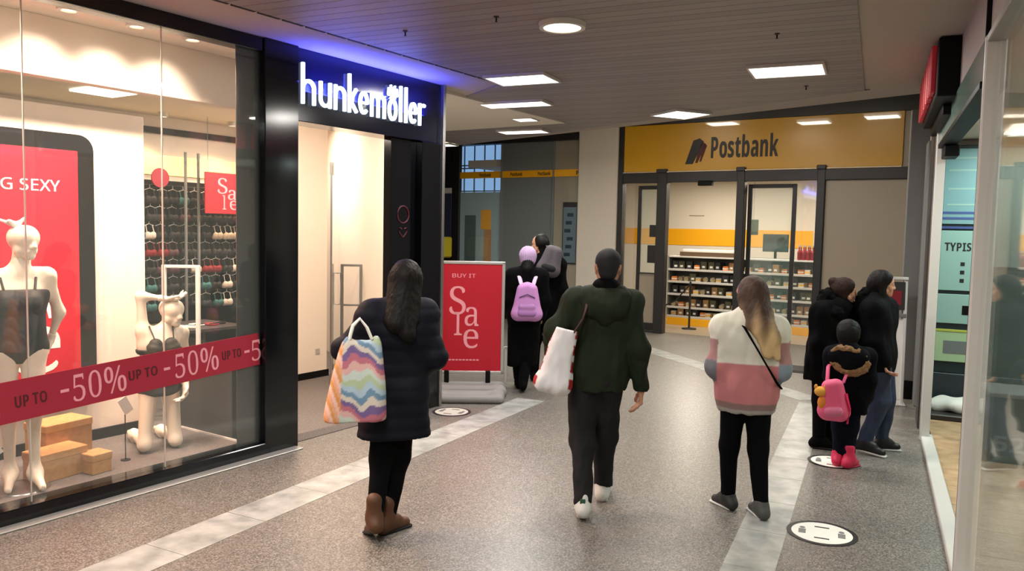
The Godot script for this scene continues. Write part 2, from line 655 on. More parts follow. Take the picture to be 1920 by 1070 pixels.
func ceiling_lamps() -> void:
	var turn_r := atan2(Q.z, Q.x) * -1.0
	# place in plan (shop frame a, b), size, turn about y, label
	var spots := [
		[D * 0.0 + R * 7.49 + Q * -0.79, Vector2(0.6, 0.47), turn_r, "glowing rectangular ceiling panel at right, close to the plain plaster border"],
		[D * 6.57 + E * -4.23, Vector2(0.6, 0.42), turn_r, "glowing ceiling panel beside the shop sign, at the dashed shadow gap"],
		[D * 7.82 + E * -5.12, Vector2(0.78, 0.3), turn_r, "glowing ceiling panel second from the shop sign, over the passage corner"],
		[D * 9.37 + E * -3.7, Vector2(0.5, 0.5), atan2(-(D.z * 0.46 + E.z * 0.28), D.x * 0.46 + E.x * 0.28), "glowing ceiling panel turned diagonally just before the yellow fascia"],
		[D * 10.03 + E * -6.42, Vector2(0.7, 0.32), turn_r, "glowing ceiling panel above the grey bank windows, farthest of the row"],
		[D * 8.93 + E * -5.69, Vector2(0.26, 0.26), turn_r, "smallest glowing ceiling square, between two larger panels"],
		[D * 11.05 + E * -8.68, Vector2(0.3, 0.3), turn_r, "glowing ceiling square deep in the side passage behind the shop corner"],
	]
	for s in spots:
		var p: Vector3 = s[0]
		var z: Vector2 = s[1]
		var o := thing("ceiling_lamp", s[3], "ceiling light", Transform3D(Basis(Vector3.UP, s[2]), Vector3(p.x, CEIL - 0.045, p.z)), "recessed ceiling panels of the passage")
		var fr := MB.new()
		fr.span(Vector3(-z.x / 2 - 0.02, 0, -z.y / 2 - 0.02), Vector3(z.x / 2 + 0.02, 0.03, -z.y / 2), 0.003)
		fr.span(Vector3(-z.x / 2 - 0.02, 0, z.y / 2), Vector3(z.x / 2 + 0.02, 0.03, z.y / 2 + 0.02), 0.003)
		fr.span(Vector3(-z.x / 2 - 0.02, 0, -z.y / 2), Vector3(-z.x / 2, 0.03, z.y / 2), 0.003)
		fr.span(Vector3(z.x / 2, 0, -z.y / 2), Vector3(z.x / 2 + 0.02, 0.03, z.y / 2), 0.003)
		part(o, "frame", fr, M.white_metal)
		part(o, "diffuser", MB.new().span(Vector3(-z.x / 2, 0.004, -z.y / 2), Vector3(z.x / 2, 0.02, z.y / 2)), M.lamp_white)
		lamp(o, Vector3(0, -0.012, 0), z, 4.9 * sqrt(z.x * z.y / 0.28), Color(1.0, 0.98, 0.95))
	# the round downlight nearest the viewer
	var g := thing("round_downlight", "round glowing downlight, the only circular one, nearest the viewer", "ceiling light", at(SF, 5.0, CEIL - 0.05, -2.89))
	part(g, "rim", MB.new().lathe([Vector2(0.135, 0.0), Vector2(0.165, 0.0), Vector2(0.17, 0.035), Vector2(0.135, 0.035)], 32), M.white_metal)
	part(g, "diffuser", MB.new().lathe([Vector2(0.0, 0.006), Vector2(0.135, 0.006), Vector2(0.135, 0.03), Vector2(0.0, 0.03)], 32), M.lamp_warm)
	lamp(g, Vector3(0, -0.012, 0), Vector2(0.24, 0.24), 4.5, Color(1.0, 0.95, 0.88))
	# the same panels go on behind the viewer
	for p in [[2.4, -2.3], [0.2, -3.6], [0.6, -1.2], [-2.0, -2.4]]:
		var q: Vector3 = D * p[0] + E * p[1]
		var o := thing("ceiling_lamp", "glowing ceiling panel over the passage behind the viewer", "ceiling light", Transform3D(Basis(Vector3.UP, turn_r), Vector3(q.x, CEIL - 0.045, q.z)), "ceiling panels behind the viewer")
		part(o, "diffuser", MB.new().span(Vector3(-0.3, 0.004, -0.24), Vector3(0.3, 0.03, 0.24)), M.lamp_white)
		lamp(o, Vector3(0, -0.012, 0), Vector2(0.6, 0.47), 4.9, Color(1.0, 0.98, 0.95))
	# lamps on the higher ceiling of the recess, mirrored in the yellow fascia
	for p in [[10.6, -3.95], [11.2, -5.7], [10.9, -2.6]]:
		var o := thing("recess_lamp", ["glowing panel on the higher ceiling before the bank, hidden by the ceiling step, middle one", "glowing panel on the higher ceiling before the bank, hidden by the ceiling step, left one", "glowing panel on the higher ceiling before the bank, hidden by the ceiling step, right one"][used.get("recess_lamp", 0)], "ceiling light", at(SF, p[0], 4.27, p[1], -PI / 2), "lamps on the higher ceiling before the bank")
		part(o, "diffuser", MB.new().span(Vector3(-0.3, 0.004, -0.24), Vector3(0.3, 0.04, 0.24)), M.lamp_white)
		lamp(o, Vector3(0, -0.012, 0), Vector2(0.6, 0.47), 3.2, Color(1.0, 0.95, 0.86))
	for p in [[Vector2(695, 35), sxz(4.62, -4.03)], [Vector2.ZERO, sxz(6.0, -1.65)], [Vector2.ZERO, sxz(8.2, -1.95)], [Vector2.ZERO, sxz(4.62, -3.2)]]:
		var o := thing("sprinkler", ["small dark sprinkler head on slats near the blue lit plaster border", "small dark sprinkler head on slats right of the round downlight", "small dark sprinkler head on slats below the right ceiling panel", "small dark sprinkler head on slats left of the round downlight"][used.get("sprinkler", 0)], "sprinkler", Transform3D(Basis(), Vector3(p[1].x, CEIL - 0.064, p[1].y)), "sprinkler heads on the slats")
		part(o, "rosette", MB.new().lathe([Vector2(0.0, 0.04), Vector2(0.018, 0.042), Vector2(0.02, 0.05), Vector2(0.0, 0.05)], 14), M.dark_panel)
		part(o, "nozzle", MB.new().lathe([Vector2(0.0, 0.012), Vector2(0.01, 0.012), Vector2(0.005, 0.02), Vector2(0.006, 0.042)], 10), M.black)


func lingerie_front() -> void:
	var w := thing("wall_left", "glossy black shop front with dark blue fascia, corner pillars and plinth", "", SF, "", "structure")
	part(w, "plinth", MB.new().span(Vector3(-3, 0, -5.38), Vector3(4.34, 0.1, -5.2), 0.005), M.black_gloss)
	part(w, "top_rail", MB.new().span(Vector3(-3, 3.28, -5.36), Vector3(4.3, CEIL, -5.22), 0.004), M.black_gloss)
	part(w, "pillar", MB.new().span(Vector3(4.28, 0, -5.5), Vector3(4.63, CEIL, -5.2), 0.006), M.black_gloss)
	part(w, "fascia", MB.new().span(Vector3(4.63, 2.78, -5.5), Vector3(6.6, CEIL, -5.24), 0.006), M.navy_fascia)
	part(w, "pillar", MB.new().span(Vector3(6.27, 0, -5.5), Vector3(6.58, 2.78, -5.22), 0.006), M.black_gloss)
	part(w, "end_trim", MB.new().span(Vector3(6.58, 0, -5.5), Vector3(6.62, CEIL, -5.2), 0.004), M.steel)
	part(w, "side_panel", MB.new().span(Vector3(4.07, 0.1, -5.296), Vector3(4.28, 3.28, -5.288)), M.dark_panel)
	part(w, "dark_glass", MB.new().span(Vector3(5.89, 0, -5.4), Vector3(6.27, 2.78, -5.3), 0.004), M.black_gloss)
	# dim ring and heart emblem on the dark glass beside the door
	var em := MB.new()
	var ring := []
	for i in 25:
		ring.append(Vector3(6.07 + 0.085 * cos(TAU * i / 24), 2.03 + 0.085 * sin(TAU * i / 24), -5.297))
	em.tube(ring, 0.008, 6, false)
	for s in [-1.0, 1.0]:
		em.tube([Vector3(6.07, 1.8, -5.297), Vector3(6.07 + s * 0.06, 1.86, -5.297), Vector3(6.07 + s * 0.05, 1.9, -5.297), Vector3(6.07 + s * 0.015, 1.885, -5.297)], 0.007, 6)
	part(w, "emblem", em, M.dark_print)

	# glazing: three panes butted together, clear joints
	var g := thing("window_1", "tall frameless shop window of three clear panes", "", SF, "", "structure")
	for x in [[-3.0, 2.478], [2.486, 3.415], [3.423, 4.28]]:
		part(g, "pane", MB.new().span(Vector3(x[0], 0.1, -5.275), Vector3(x[1], 3.29, -5.265)), M.clear_glass)
	for x in [2.482, 3.419]:
		part(g, "joint", MB.new().span(Vector3(x - 0.003, 0.1, -5.276), Vector3(x + 0.003, 3.29, -5.264)), M.edge_glass)

	# interior: display bay and the shop behind it
	solo("floor", MB.new().span(Vector3(-3, 0.0, -6.9), Vector3(4.2, 0.1, -5.38)), M.carpet, SF, "raised grey display floor behind the shop window", "", "", "structure")
	solo("floor", MB.new().prism(PackedVector2Array([Vector2(4.2, -5.3), Vector2(6.5, -5.3), Vector2(9.6, -10.3), Vector2(-3, -10.3), Vector2(-3, -6.9), Vector2(4.2, -6.9)]), 0.0, 0.006), M.carpet, SF, "dark grey carpet of the lingerie shop seen through the entrance", "", "", "structure")
	solo("ceiling", MB.new().span(Vector3(-3, 3.36, -10.4), Vector3(9.5, 3.48, -5.4)), M.white_wall, SF, "inner ceiling of the lingerie shop", "", "", "structure")
	solo("trim_2", MB.new().span(Vector3(-3, 2.93, -6.12), Vector3(4.62, 3.36, -6.0), 0.004), M.peach, SF, "white bulkhead above the window display washed by downlights", "", "", "structure")
	var b := thing("wall_display", "smooth peach coloured partition behind the window display", "", SF, "", "structure")
	part(b, "panel", MB.new().span(Vector3(-3, 0.1, -6.48), Vector3(3.97, 2.79, -6.38), 0.004), M.peach)
	part(b, "skirting", MB.new().span(Vector3(-3, 0.1, -6.38), Vector3(3.97, 0.19, -6.365), 0.003), M.black)
	var bw := thing("wall_shop_back", "back wall of the lingerie shop with glowing yellow strip above dark fixtures", "", SF, "", "structure")
	part(bw, "panel", MB.new().span(Vector3(-3, 0, -10.4), Vector3(9.6, 3.4, -10.2)), M.cream)
	part(bw, "dark_backing", MB.new().span(Vector3(3.0, 0, -10.2), Vector3(8.6, 2.48, -10.12)), M.black)
	part(bw, "light_strip", MB.new().span(Vector3(3.0, 2.56, -10.2), Vector3(8.6, 2.83, -10.17)), M.strip_yellow)
	part(bw, "rail", MB.new().span(Vector3(3.0, 3.12, -10.2), Vector3(8.6, 3.2, -10.1), 0.004), M.black)
	solo("wall_shop_side", MB.new().prism(PackedVector2Array([Vector2(6.58, -5.5), Vector2(9.56, -10.4), Vector2(9.4, -10.4), Vector2(6.42, -5.5)]), 0, CEIL), M.peach, SF, "bright peach side wall facing the shop entrance", "", "", "structure")
	solo("wall_shop_left", MB.new().span(Vector3(-3.2, 0, -10.4), Vector3(-3.0, 3.4, -5.3)), M.cream, SF, "left end wall of the lingerie shop", "", "", "structure")
	var pa := thing("wall_partition", "smooth peach partition just inside the shop entrance with dark skirting", "", SF, "", "structure")
	part(pa, "panel", MB.new().span(Vector3(5.9, 0, -7.5), Vector3(7.08, 3.36, -7.4), 0.03), M.peach)
	part(pa, "skirting", MB.new().span(Vector3(5.9, 0, -7.4), Vector3(7.08, 0.09, -7.388), 0.003), M.black)
	part(pa, "socket", MB.new().span(Vector3(6.86, 0.3, -7.4), Vector3(6.93, 0.37, -7.392), 0.003), M.alu)
	solo("half_wall", MB.new().span(Vector3(4.18, 0.0, -6.3), Vector3(4.26, 0.74, -5.5), 0.004), M.dark_panel, SF, "low dark partition at the right end of the window display", "partition")
	solo("trim_3", MB.new().span(Vector3(4.165, 0.1, -6.3), Vector3(4.18, 0.115, -5.42)), M.white_metal, SF, "pale edge trim along the foot of the low dark partition", "", "", "structure")

	# downlights over the display
	var k := 0
	for a in [1.9, 2.42, 2.92, 3.41, 3.87]:
		var o := thing("display_spot", ["warm downlight over the window display, beyond the left picture edge", "warm downlight over the window display, nearest the left picture edge", "warm downlight over the window display, leftmost in view", "warm downlight over the window display, middle one under the black rail", "warm downlight over the window display, closest to the dark side panel"][k], "downlight", at(SF, a, 3.315, -5.55), "downlights over the window display")
		k += 1
		part(o, "ring", MB.new().lathe([Vector2(0.05, 0.0), Vector2(0.075, 0.0), Vector2(0.078, 0.045), Vector2(0.05, 0.045)], 20), M.white_metal)
		part(o, "lens", MB.new().lathe([Vector2(0.0, 0.012), Vector2(0.05, 0.012), Vector2(0.05, 0.03), Vector2(0, 0.03)], 20), M.lamp_warm)
		spot(o, Vector3(0, -0.01, 0), Vector3(0.0, -0.5, -0.46), 1.1, Color(1.0, 0.92, 0.84), 40.0)
		spot(o, Vector3(0, -0.012, 0), Vector3(0.0, -2.0, 0.1), 5.6, Color(1.0, 0.86, 0.76), 66.0)
	# shop lighting, above the sales floor
	for p in [[5.5, -6.1, 12.0], [7.4, -8.4, 10.0], [5.0, -8.8, 6.0], [2.6, -8.4, 5.0]]:
		var o := thing("shop_lamp", ["recessed warm ceiling light of the lingerie shop just inside the entrance", "recessed warm ceiling light of the lingerie shop beside the peach side wall", "recessed warm ceiling light of the lingerie shop before the hanging rails", "recessed warm ceiling light of the lingerie shop behind the display partition"][used.get("shop_lamp", 0)], "ceiling light", at(SF, p[0], 3.33, p[1]), "ceiling lights inside the lingerie shop")
		part(o, "diffuser", MB.new().span(Vector3(-0.25, 0.005, -0.25), Vector3(0.25, 0.028, 0.25), 0.004), M.lamp_warm)
		lamp(o, Vector3(0, -0.012, 0), Vector2(0.5, 0.5), p[2], Color(1.0, 0.92, 0.85))
	for p in [[6.35, -9.75], [7.4, -9.7], [7.55, -9.6]]:
		var o := thing("shop_spot", ["small shop spotlight over the back wall at left", "small shop spotlight over the back wall at right, farther one", "small shop spotlight over the back wall at right, nearer one"][used.get("shop_spot", 0)], "downlight", at(SF, p[0], 3.3, p[1]), "small spotlights over the back wall")
		part(o, "can", MB.new().lathe([Vector2(0.045, 0.0), Vector2(0.06, 0.0), Vector2(0.06, 0.06), Vector2(0.045, 0.06)], 14), M.white_metal)
		part(o, "lens", MB.new().lathe([Vector2(0.0, 0.01), Vector2(0.045, 0.01), Vector2(0.045, 0.03), Vector2(0, 0.03)], 14), M.lamp_warm)
		spot(o, Vector3(0, -0.01, 0), Vector3(0, -1, -0.3), 2.0, Color(1.0, 0.82, 0.62), 40.0)


# strokes of the illuminated sign; one mesh per letter
func stroke(m: MB, pts: Array, w: float) -> void:
	for i in pts.size() - 1:
		var p: Vector2 = pts[i]
		var q: Vector2 = pts[i + 1]
		var d := (q - p)
		var ang := atan2(d.y, d.x)
		m.box(Vector3((p.x + q.x) / 2, (p.y + q.y) / 2, 0), Vector3(d.length() + w * 0.35, w, 0.03), 0.004, Basis(Vector3.BACK, ang))


func arc(cx: float, cy: float, rx: float, ry: float, a0: float, a1: float, n := 10) -> Array:
	var o := []
	for i in n + 1:
		var g := deg_to_rad(lerpf(a0, a1, float(i) / n))
		o.append(Vector2(cx + rx * cos(g), cy + ry * sin(g)))
	return o


func shop_sign() -> void:
	var o := thing("shop_sign", "illuminated white lettering hunkemöller with a bow over the o on the dark blue fascia", "sign", SF * Transform3D(Basis(), Vector3(0, 2.93, -5.215)))
	var xh := 0.212
	var asc := 0.335
	var w := 0.03
	var spec := [["h", 4.67, 4.825], ["u", 4.87, 5.01], ["n", 5.045, 5.185], ["k", 5.215, 5.335], ["e", 5.352, 5.475], ["m", 5.505, 5.705], ["o", 5.745, 5.87], ["l", 5.908, 5.944], ["l", 5.985, 6.021], ["e", 6.05, 6.165], ["r", 6.195, 6.31]]
	for s in spec:
		var m := MB.new()
		var x: float = s[1] + w / 2
		var z: float = s[2] - w / 2
		var cx := (x + z) / 2
		var rx := (z - x) / 2
		match s[0]:
			"h":
				stroke(m, [Vector2(x, 0), Vector2(x, asc)], w)
				stroke(m, arc(cx, xh - rx - 0.018, rx, rx, 180, 0) + [Vector2(z, 0)], w)
			"u":
				stroke(m, [Vector2(x, xh)] + arc(cx, rx + 0.012, rx, rx, 180, 360), w)
				stroke(m, [Vector2(z, 0), Vector2(z, xh)], w)
			"n":
				stroke(m, [Vector2(x, 0), Vector2(x, xh)], w)
				stroke(m, arc(cx, xh - rx - 0.018, rx, rx, 180, 0) + [Vector2(z, 0)], w)
			"k":
				stroke(m, [Vector2(x, 0), Vector2(x, asc)], w)
				stroke(m, [Vector2(z - 0.005, xh), Vector2(x + 0.01, xh * 0.5), Vector2(z, 0.008)], w)
			"e":
				stroke(m, [Vector2(x, xh * 0.5), Vector2(z, xh * 0.5)], w * 0.8)
				stroke(m, arc(cx, xh * 0.5, rx, xh * 0.5 - w / 2, 0, 315, 18), w)
			"m":
				var h := (z - x) / 4
				stroke(m, [Vector2(x, 0), Vector2(x, xh)], w)
				stroke(m, arc(x + h, xh - h - 0.018, h, h, 180, 0) + [Vector2(x + 2 * h, 0)], w)
				stroke(m, arc(x + 3 * h, xh - h - 0.018, h, h, 180, 0) + [Vector2(z, 0)], w)
			"o":
				stroke(m, arc(cx, xh * 0.5 - 0.01, rx, xh * 0.5 - w / 2, 0, 360, 20), w)
				for sg in [-1.0, 1.0]:   # the little bow
					stroke(m, [Vector2(cx, xh + 0.035), Vector2(cx + sg * 0.055, xh + 0.085), Vector2(cx + sg * 0.06, xh + 0.02), Vector2(cx, xh + 0.035)], 0.022)
					stroke(m, [Vector2(cx, xh + 0.03), Vector2(cx + sg * 0.03, xh - 0.01)], 0.018)
					stroke(m, [Vector2(cx + sg * 0.012, xh + 0.06), Vector2(cx + sg * 0.03, xh + 0.115)], 0.016)
			"l":
				stroke(m, [Vector2(s[1] + w / 2, 0), Vector2(s[1] + w / 2, asc)], w)
			"r":
				stroke(m, [Vector2(x, 0), Vector2(x, xh)], w)
				stroke(m, arc(x + rx * 1.2, xh - rx * 1.2 - 0.01, rx * 1.2, rx * 1.2, 180, 60), w)
		part(o, "letter", m, M.letter_glow)
	# blue halo light that spills from the letters on to the plaster above
	lamp(o, Vector3(5.5, 0.14, 0.03), Vector2(1.6, 0.2), 9.0, Color(0.24, 0.27, 1.0), Basis(Vector3.RIGHT, 1.0))


func window_display() -> void:
	# lightbox poster with rounded black frame
	var o := thing("lightbox_poster", "tall red sale poster in a thick black frame with rounded corners behind the mannequins", "poster", at(SF, 2.35, 0.47, -6.36))
	var pts := PackedVector2Array()
	for c in [[-1.15, 0.12, 180.0], [1.01, 0.12, 270.0], [1.01, 1.98, 0.0], [-1.15, 1.98, 90.0]]:
		for i in 7:
			var g := deg_to_rad(c[2] + 15.0 * i)
			pts.append(Vector2(c[0] + 0.12 * cos(g), c[1] + 0.12 * sin(g)))
	part(o, "frame", MB.new().prism(pts, -0.08, 0.0, Basis(Vector3.RIGHT, Vector3.FORWARD, Vector3.UP), Vector3(0, 0, 0)), M.black)
	part(o, "sheet", MB.new().span(Vector3(-1.15, 0.11, 0.078), Vector3(1.0, 1.97, 0.088), 0.003), M.red_print)
	letters(o, "print", "G SEXY", 0.44, 1.65, 0.42, 0.085, 0.088, 0.002, M.white_print)
	letters(o, "print", "a", 0.47, 0.68, 0.4, 0.4, 0.088, 0.002, M.white_print, true)
	letters(o, "print", "e", 0.47, 0.26, 0.37, 0.37, 0.088, 0.002, M.white_print, true)
	letters(o, "print", "S", 0.02, 0.85, 0.4, 0.6, 0.088, 0.002, M.white_print, true)
	letters(o, "print", "l", 0.2, 0.2, 0.18, 0.6, 0.088, 0.002, M.white_print, true)
	# slanted sale tape stuck across the panes
	var t := thing("sale_tape", "slanted red tape across the shop window printed UP TO -50% again and again", "banner", SF * Transform3D(Basis(Vector3.BACK, 0.062), Vector3(1.0, 0.55, -5.256)))
	part(t, "tape", MB.new().span(Vector3(0, 0, -0.006), Vector3(3.275, 0.262, 0.0)), M.red_tape)
	var x := 0.1
	var seq := [["%", 1.17, 0.14, 0.02, 0.2, true], ["UP TO", 1.4, 0.195, 0.085, 0.075, false], ["-", 1.68, 0.055, 0.12, 0.02, true], ["50%", 1.76, 0.37, 0.04, 0.19, true], ["UP TO", 2.15, 0.22, 0.1, 0.07, false], ["-", 2.42, 0.05, 0.12, 0.02, true], ["50%", 2.51, 0.375, 0.04, 0.19, true], ["UP TO", 2.92, 0.18, 0.1, 0.07, false], ["-", 3.13, 0.05, 0.12, 0.02, true], ["5", 3.2, 0.09, 0.04, 0.17, true], ["UP TO", 0.68, 0.2, 0.085, 0.075, false], ["50", 0.95, 0.2, 0.04, 0.18, true]]
	for s in seq:
		letters(t, "print", s[0], s[1], s[3], s[2], s[4], 0.0, 0.0015, M.pink_print if s[5] else M.dark_print, s[5], not s[5])
	# kraft boxes on the display floor
	var boxes := [[2.99, -5.92, 0.36, 0.34, 0.24, "largest brown kraft box standing behind the two smaller ones"], [2.84, -5.68, 0.34, 0.2, 0.2, "middle sized brown kraft box at the front left of its group"], [3.06, -5.56, 0.15, 0.145, 0.15, "smallest brown kraft box, at the right of its group"]]
	for s in boxes:
		var c := thing("carton", s[5] + " beside the standing mannequin", "box", at(SF, s[0], 0.1, s[1], 0.12), "kraft boxes in the window display")
		part(c, "body", MB.new().span(Vector3(-s[2] / 2, 0, -s[4] / 2), Vector3(s[2] / 2, s[3] - 0.05, s[4] / 2), 0.004), M.kraft)
		part(c, "lid", MB.new().span(Vector3(-s[2] / 2 - 0.005, s[3] - 0.055, -s[4] / 2 - 0.005), Vector3(s[2] / 2 + 0.005, s[3], s[4] / 2 + 0.005), 0.005), M.kraft)
	# price cards on thin rods
	var lab := ["white price card on a thin black rod left of the kneeling mannequin", "white price card at the left picture edge beside the mannequin's feet"]
	var n := 0
	for s in [[3.34, -5.65, 0.44], [2.36, -5.5, 0.36]]:
		var c := thing("price_card", lab[n], "price tag", at(SF, s[0], 0.1, s[1]), "price cards in the window display")
		n += 1
		part(c, "foot", MB.new().lathe([Vector2(0, 0), Vector2(0.035, 0), Vector2(0.035, 0.006), Vector2(0, 0.008)], 16), M.black)
		part(c, "rod", MB.new().tube([Vector3(0, 0.005, 0), Vector3(0, s[2] - 0.02, 0)], 0.004, 6), M.black)
		part(c, "card", MB.new().box(Vector3(0, s[2] - 0.02, 0.008), Vector3(0.075, 0.13, 0.004), 0.001, Basis(Vector3.BACK, 0.5)), M.paper)
	# security gates
	for s in [[4.36, -6.45, 0.0, 0.3, 1.52, "white_metal", "pale security gate frame behind the kneeling mannequin"], [7.36, -7.28, 0.0, 0.24, 1.42, "grey", "dark security gate frame with a middle bar inside the shop entrance"]]:
		var gt := thing("security_gate", s[6], "gate", SF * Transform3D(Basis(Vector3.UP, -PI / 3.4), Vector3(s[0], 0.0, s[1])))
		var ww: float = s[3]
		for e in [-1.0, 1.0]:
			part(gt, "upright", MB.new().span(Vector3(e * ww / 2 - 0.018, 0.006, -0.02), Vector3(e * ww / 2 + 0.018, s[4], 0.02), 0.006), M[s[5]])
		part(gt, "top_bar", MB.new().span(Vector3(-ww / 2, s[4] - 0.03, -0.018), Vector3(ww / 2, s[4], 0.018), 0.006), M[s[5]])
		part(gt, "middle_bar", MB.new().span(Vector3(-ww / 2, s[4] * 0.62, -0.012), Vector3(ww / 2, s[4] * 0.62 + 0.025, 0.012), 0.004), M[s[5]])
		part(gt, "base", MB.new().span(Vector3(-ww / 2 - 0.05, 0.006, -0.06), Vector3(ww / 2 + 0.05, 0.03, 0.06), 0.006), M[s[5]])
	# glass door leaf standing open, seen almost edge-on
	var d := thing("door_1", "frameless glass shop door standing open with metal patch fittings", "", SF * Transform3D(Basis(Vector3.UP, 0.72), Vector3(6.62, 0, -6.88)), "", "structure")
	part(d, "leaf", MB.new().span(Vector3(0.0, 0.03, -0.006), Vector3(0.95, 2.62, 0.006), 0.002), M.door_glass)
	part(d, "patch_fitting", MB.new().span(Vector3(0.0, 0.012, -0.02), Vector3(0.2, 0.16, 0.02), 0.004), M.steel)
	part(d, "patch_fitting", MB.new().span(Vector3(0.0, 2.5, -0.02), Vector3(0.2, 2.64, 0.02), 0.004), M.steel)
	part(d, "pivot", MB.new().lathe([Vector2(0, 0.006), Vector2(0.035, 0.006), Vector2(0.03, 0.012), Vector2(0, 0.012)], 14, Vector3(0.06, 0, 0)), M.steel)
	part(d, "edge_strip", MB.new().span(Vector3(-0.012, 0.03, -0.012), Vector3(0.0, 2.62, 0.012), 0.003), M.steel)
	for e in [-1.0, 1.0]:
		part(d, "pull_handle", MB.new().tube([Vector3(0.85, 0.9, e * 0.008), Vector3(0.85, 0.9, e * 0.05), Vector3(0.85, 1.3, e * 0.05), Vector3(0.85, 1.3, e * 0.008)], 0.011, 8), M.steel)


func shop_fixtures() -> void:
	# uprights in front of the back wall, and the bras that hang in rows between them
	for i in 2:
		var u := thing("fixture_pole", ["thin grey fixture pole in front of the back wall, left one of the pair", "thin grey fixture pole in front of the back wall, right one of the pair"][i], "pole", at(SF, 6.64 + 0.2 * i, 0.0, -9.7), "pair of fixture poles")
		part(u, "tube", MB.new().tube([Vector3(0, 0.006, 0), Vector3(0, 2.86, 0)], 0.02, 10), M.grey)
		part(u, "foot", MB.new().lathe([Vector2(0, 0.006), Vector2(0.06, 0.006), Vector2(0.05, 0.02), Vector2(0, 0.022)], 16), M.grey)
	var rows := [2.4, 2.16, 1.92, 1.68, 1.44, 1.2, 0.94]
	for y in rows:
		var rl := thing("hanging_rail", "thin black rail carrying bras along the shop's back wall", "rail", at(SF, 0, y, -10.0), "rails along the shop's back wall")
		part(rl, "bar", MB.new().tube([Vector3(4.2, 0, 0), Vector3(8.4, 0, 0)], 0.012, 8), M.black)
		part(rl, "bracket", MB.new().span(Vector3(4.3, -0.012, -0.125), Vector3(4.33, 0.012, 0.0)), M.black)
		part(rl, "bracket", MB.new().span(Vector3(8.27, -0.012, -0.125), Vector3(8.3, 0.012, 0.0)), M.black)
	var cols := [Color(0.08, 0.07, 0.08), Color(0.5, 0.04, 0.08), Color(0.85, 0.8, 0.74), Color(0.3, 0.16, 0.2), Color(0.2, 0.42, 0.42), Color(0.14, 0.12, 0.13)]
	var names := ["black", "dark red", "ivory", "plum", "teal", "charcoal"]
	var protos := []
	for i in cols.size():
		var m := mt("bra_%d" % i, cols[i], 0.7)
		var cup := nets([[Vector3(-0.045, 0, 0.02), Vector3(-0.042, 0.02, 0.03), 0.042, 0.038], [Vector3(0.045, 0, 0.02), Vector3(0.042, 0.02, 0.03), 0.042, 0.038], [Vector3(-0.075, -0.03, 0.0), Vector3(0.075, -0.03, 0.0), 0.018, 0.018]], 0.016, 0.012)
		protos.append([m, cup])
	rng.seed = 5
	var first := {}
	for row in rows.size():
		for j in 13:
			var a := 5.75 + 0.175 * j + rng.randf_range(-0.02, 0.02)
			if false:
				continue
			var i := rng.randi_range(0, 11)
			i = i if i < 6 else (0 if i < 9 else 5)
			if row == 4 and j in [8, 9]: i = 1
			if row == 2 and j in [9, 10, 11]: i = 2
			var t := at(SF, a, rows[row] - 0.2, -9.98, rng.randf_range(-0.1, 0.1))
			var label: String = names[i] + " bra on a hanger, hung on a rail of the shop's back wall"
			if first.has(i):
				copy(first[i], t, label, names[i] + " bras on the back wall")
				continue
			var o := thing("bra", label, "bra", t, names[i] + " bras on the back wall")
			first[i] = o
			part(o, "cups", MB.new().put(protos[i][1]), protos[i][0])
			for s in [-1.0, 1.0]:
				part(o, "strap", MB.new().tube([Vector3(s * 0.055, 0.05, 0.03), Vector3(s * 0.05, 0.145, 0.0)], 0.006, 5), protos[i][0])
			part(o, "hanger", MB.new().tube([Vector3(-0.075, 0.135, 0), Vector3(0, 0.16, 0), Vector3(0.075, 0.135, 0)], 0.005, 5).tube([Vector3(0, 0.16, 0), Vector3(0, 0.205, 0)], 0.004, 5), M.alu)
	# hanging red signs
	var s := thing("hanging_sale_sign", "square red sign with pale letters Sale hanging in front of the back wall", "sign", at(SF, 7.23, 2.04, -9.55))
	part(s, "board", MB.new().span(Vector3(-0.4, 0, -0.01), Vector3(0.4, 0.57, 0.01), 0.003), M.red_print)
	letters(s, "print", "S", -0.2, 0.28, 0.16, 0.22, 0.01, 0.002, M.pink_print, true)
	letters(s, "print", "a", -0.03, 0.2, 0.14, 0.14, 0.01, 0.002, M.pink_print, true)
	letters(s, "print", "l", -0.12, 0.06, 0.06, 0.2, 0.01, 0.002, M.pink_print, true)
	letters(s, "print", "e", 0.0, 0.06, 0.13, 0.13, 0.01, 0.002, M.pink_print, true)
	for e in [-0.35, 0.35]:
		part(s, "wire", MB.new().tube([Vector3(e, 0.57, 0), Vector3(e, 1.33, 0)], 0.003, 5), M.grey)
	var rd := thing("round_sign", "small round red sign standing above the clothes rails", "sign", at(SF, 6.36, 2.34, -9.85))
	part(rd, "disc", MB.new().prism(PackedVector2Array(range(24).map(func(i): return Vector2(0.13 * cos(TAU * i / 24), 0.13 * sin(TAU * i / 24)))), -0.008, 0.008, Basis(Vector3.RIGHT, Vector3.FORWARD, Vector3.UP), Vector3(0, 0.16, 0)), M.red_tape)
	part(rd, "stem", MB.new().tube([Vector3(0, -0.02, 0), Vector3(0, 0.05, 0)], 0.006, 6), M.grey)
	# low table stacks glimpsed between mannequin and pillar
	var tb := thing("display_table", "dark display table with small lingerie sets behind the low partition", "table", at(SF, 5.0, 0.0, -7.3))
	part(tb, "top", MB.new().span(Vector3(-0.45, 0.8, -0.35), Vector3(0.45, 0.84, 0.35), 0.006), M.dark_panel)
	for x in [-0.4, 0.4]:
		for z in [-0.3, 0.3]:
			part(tb, "leg", MB.new().span(Vector3(x - 0.02, 0.006, z - 0.02), Vector3(x + 0.02, 0.8, z + 0.02), 0.003), M.dark_panel)
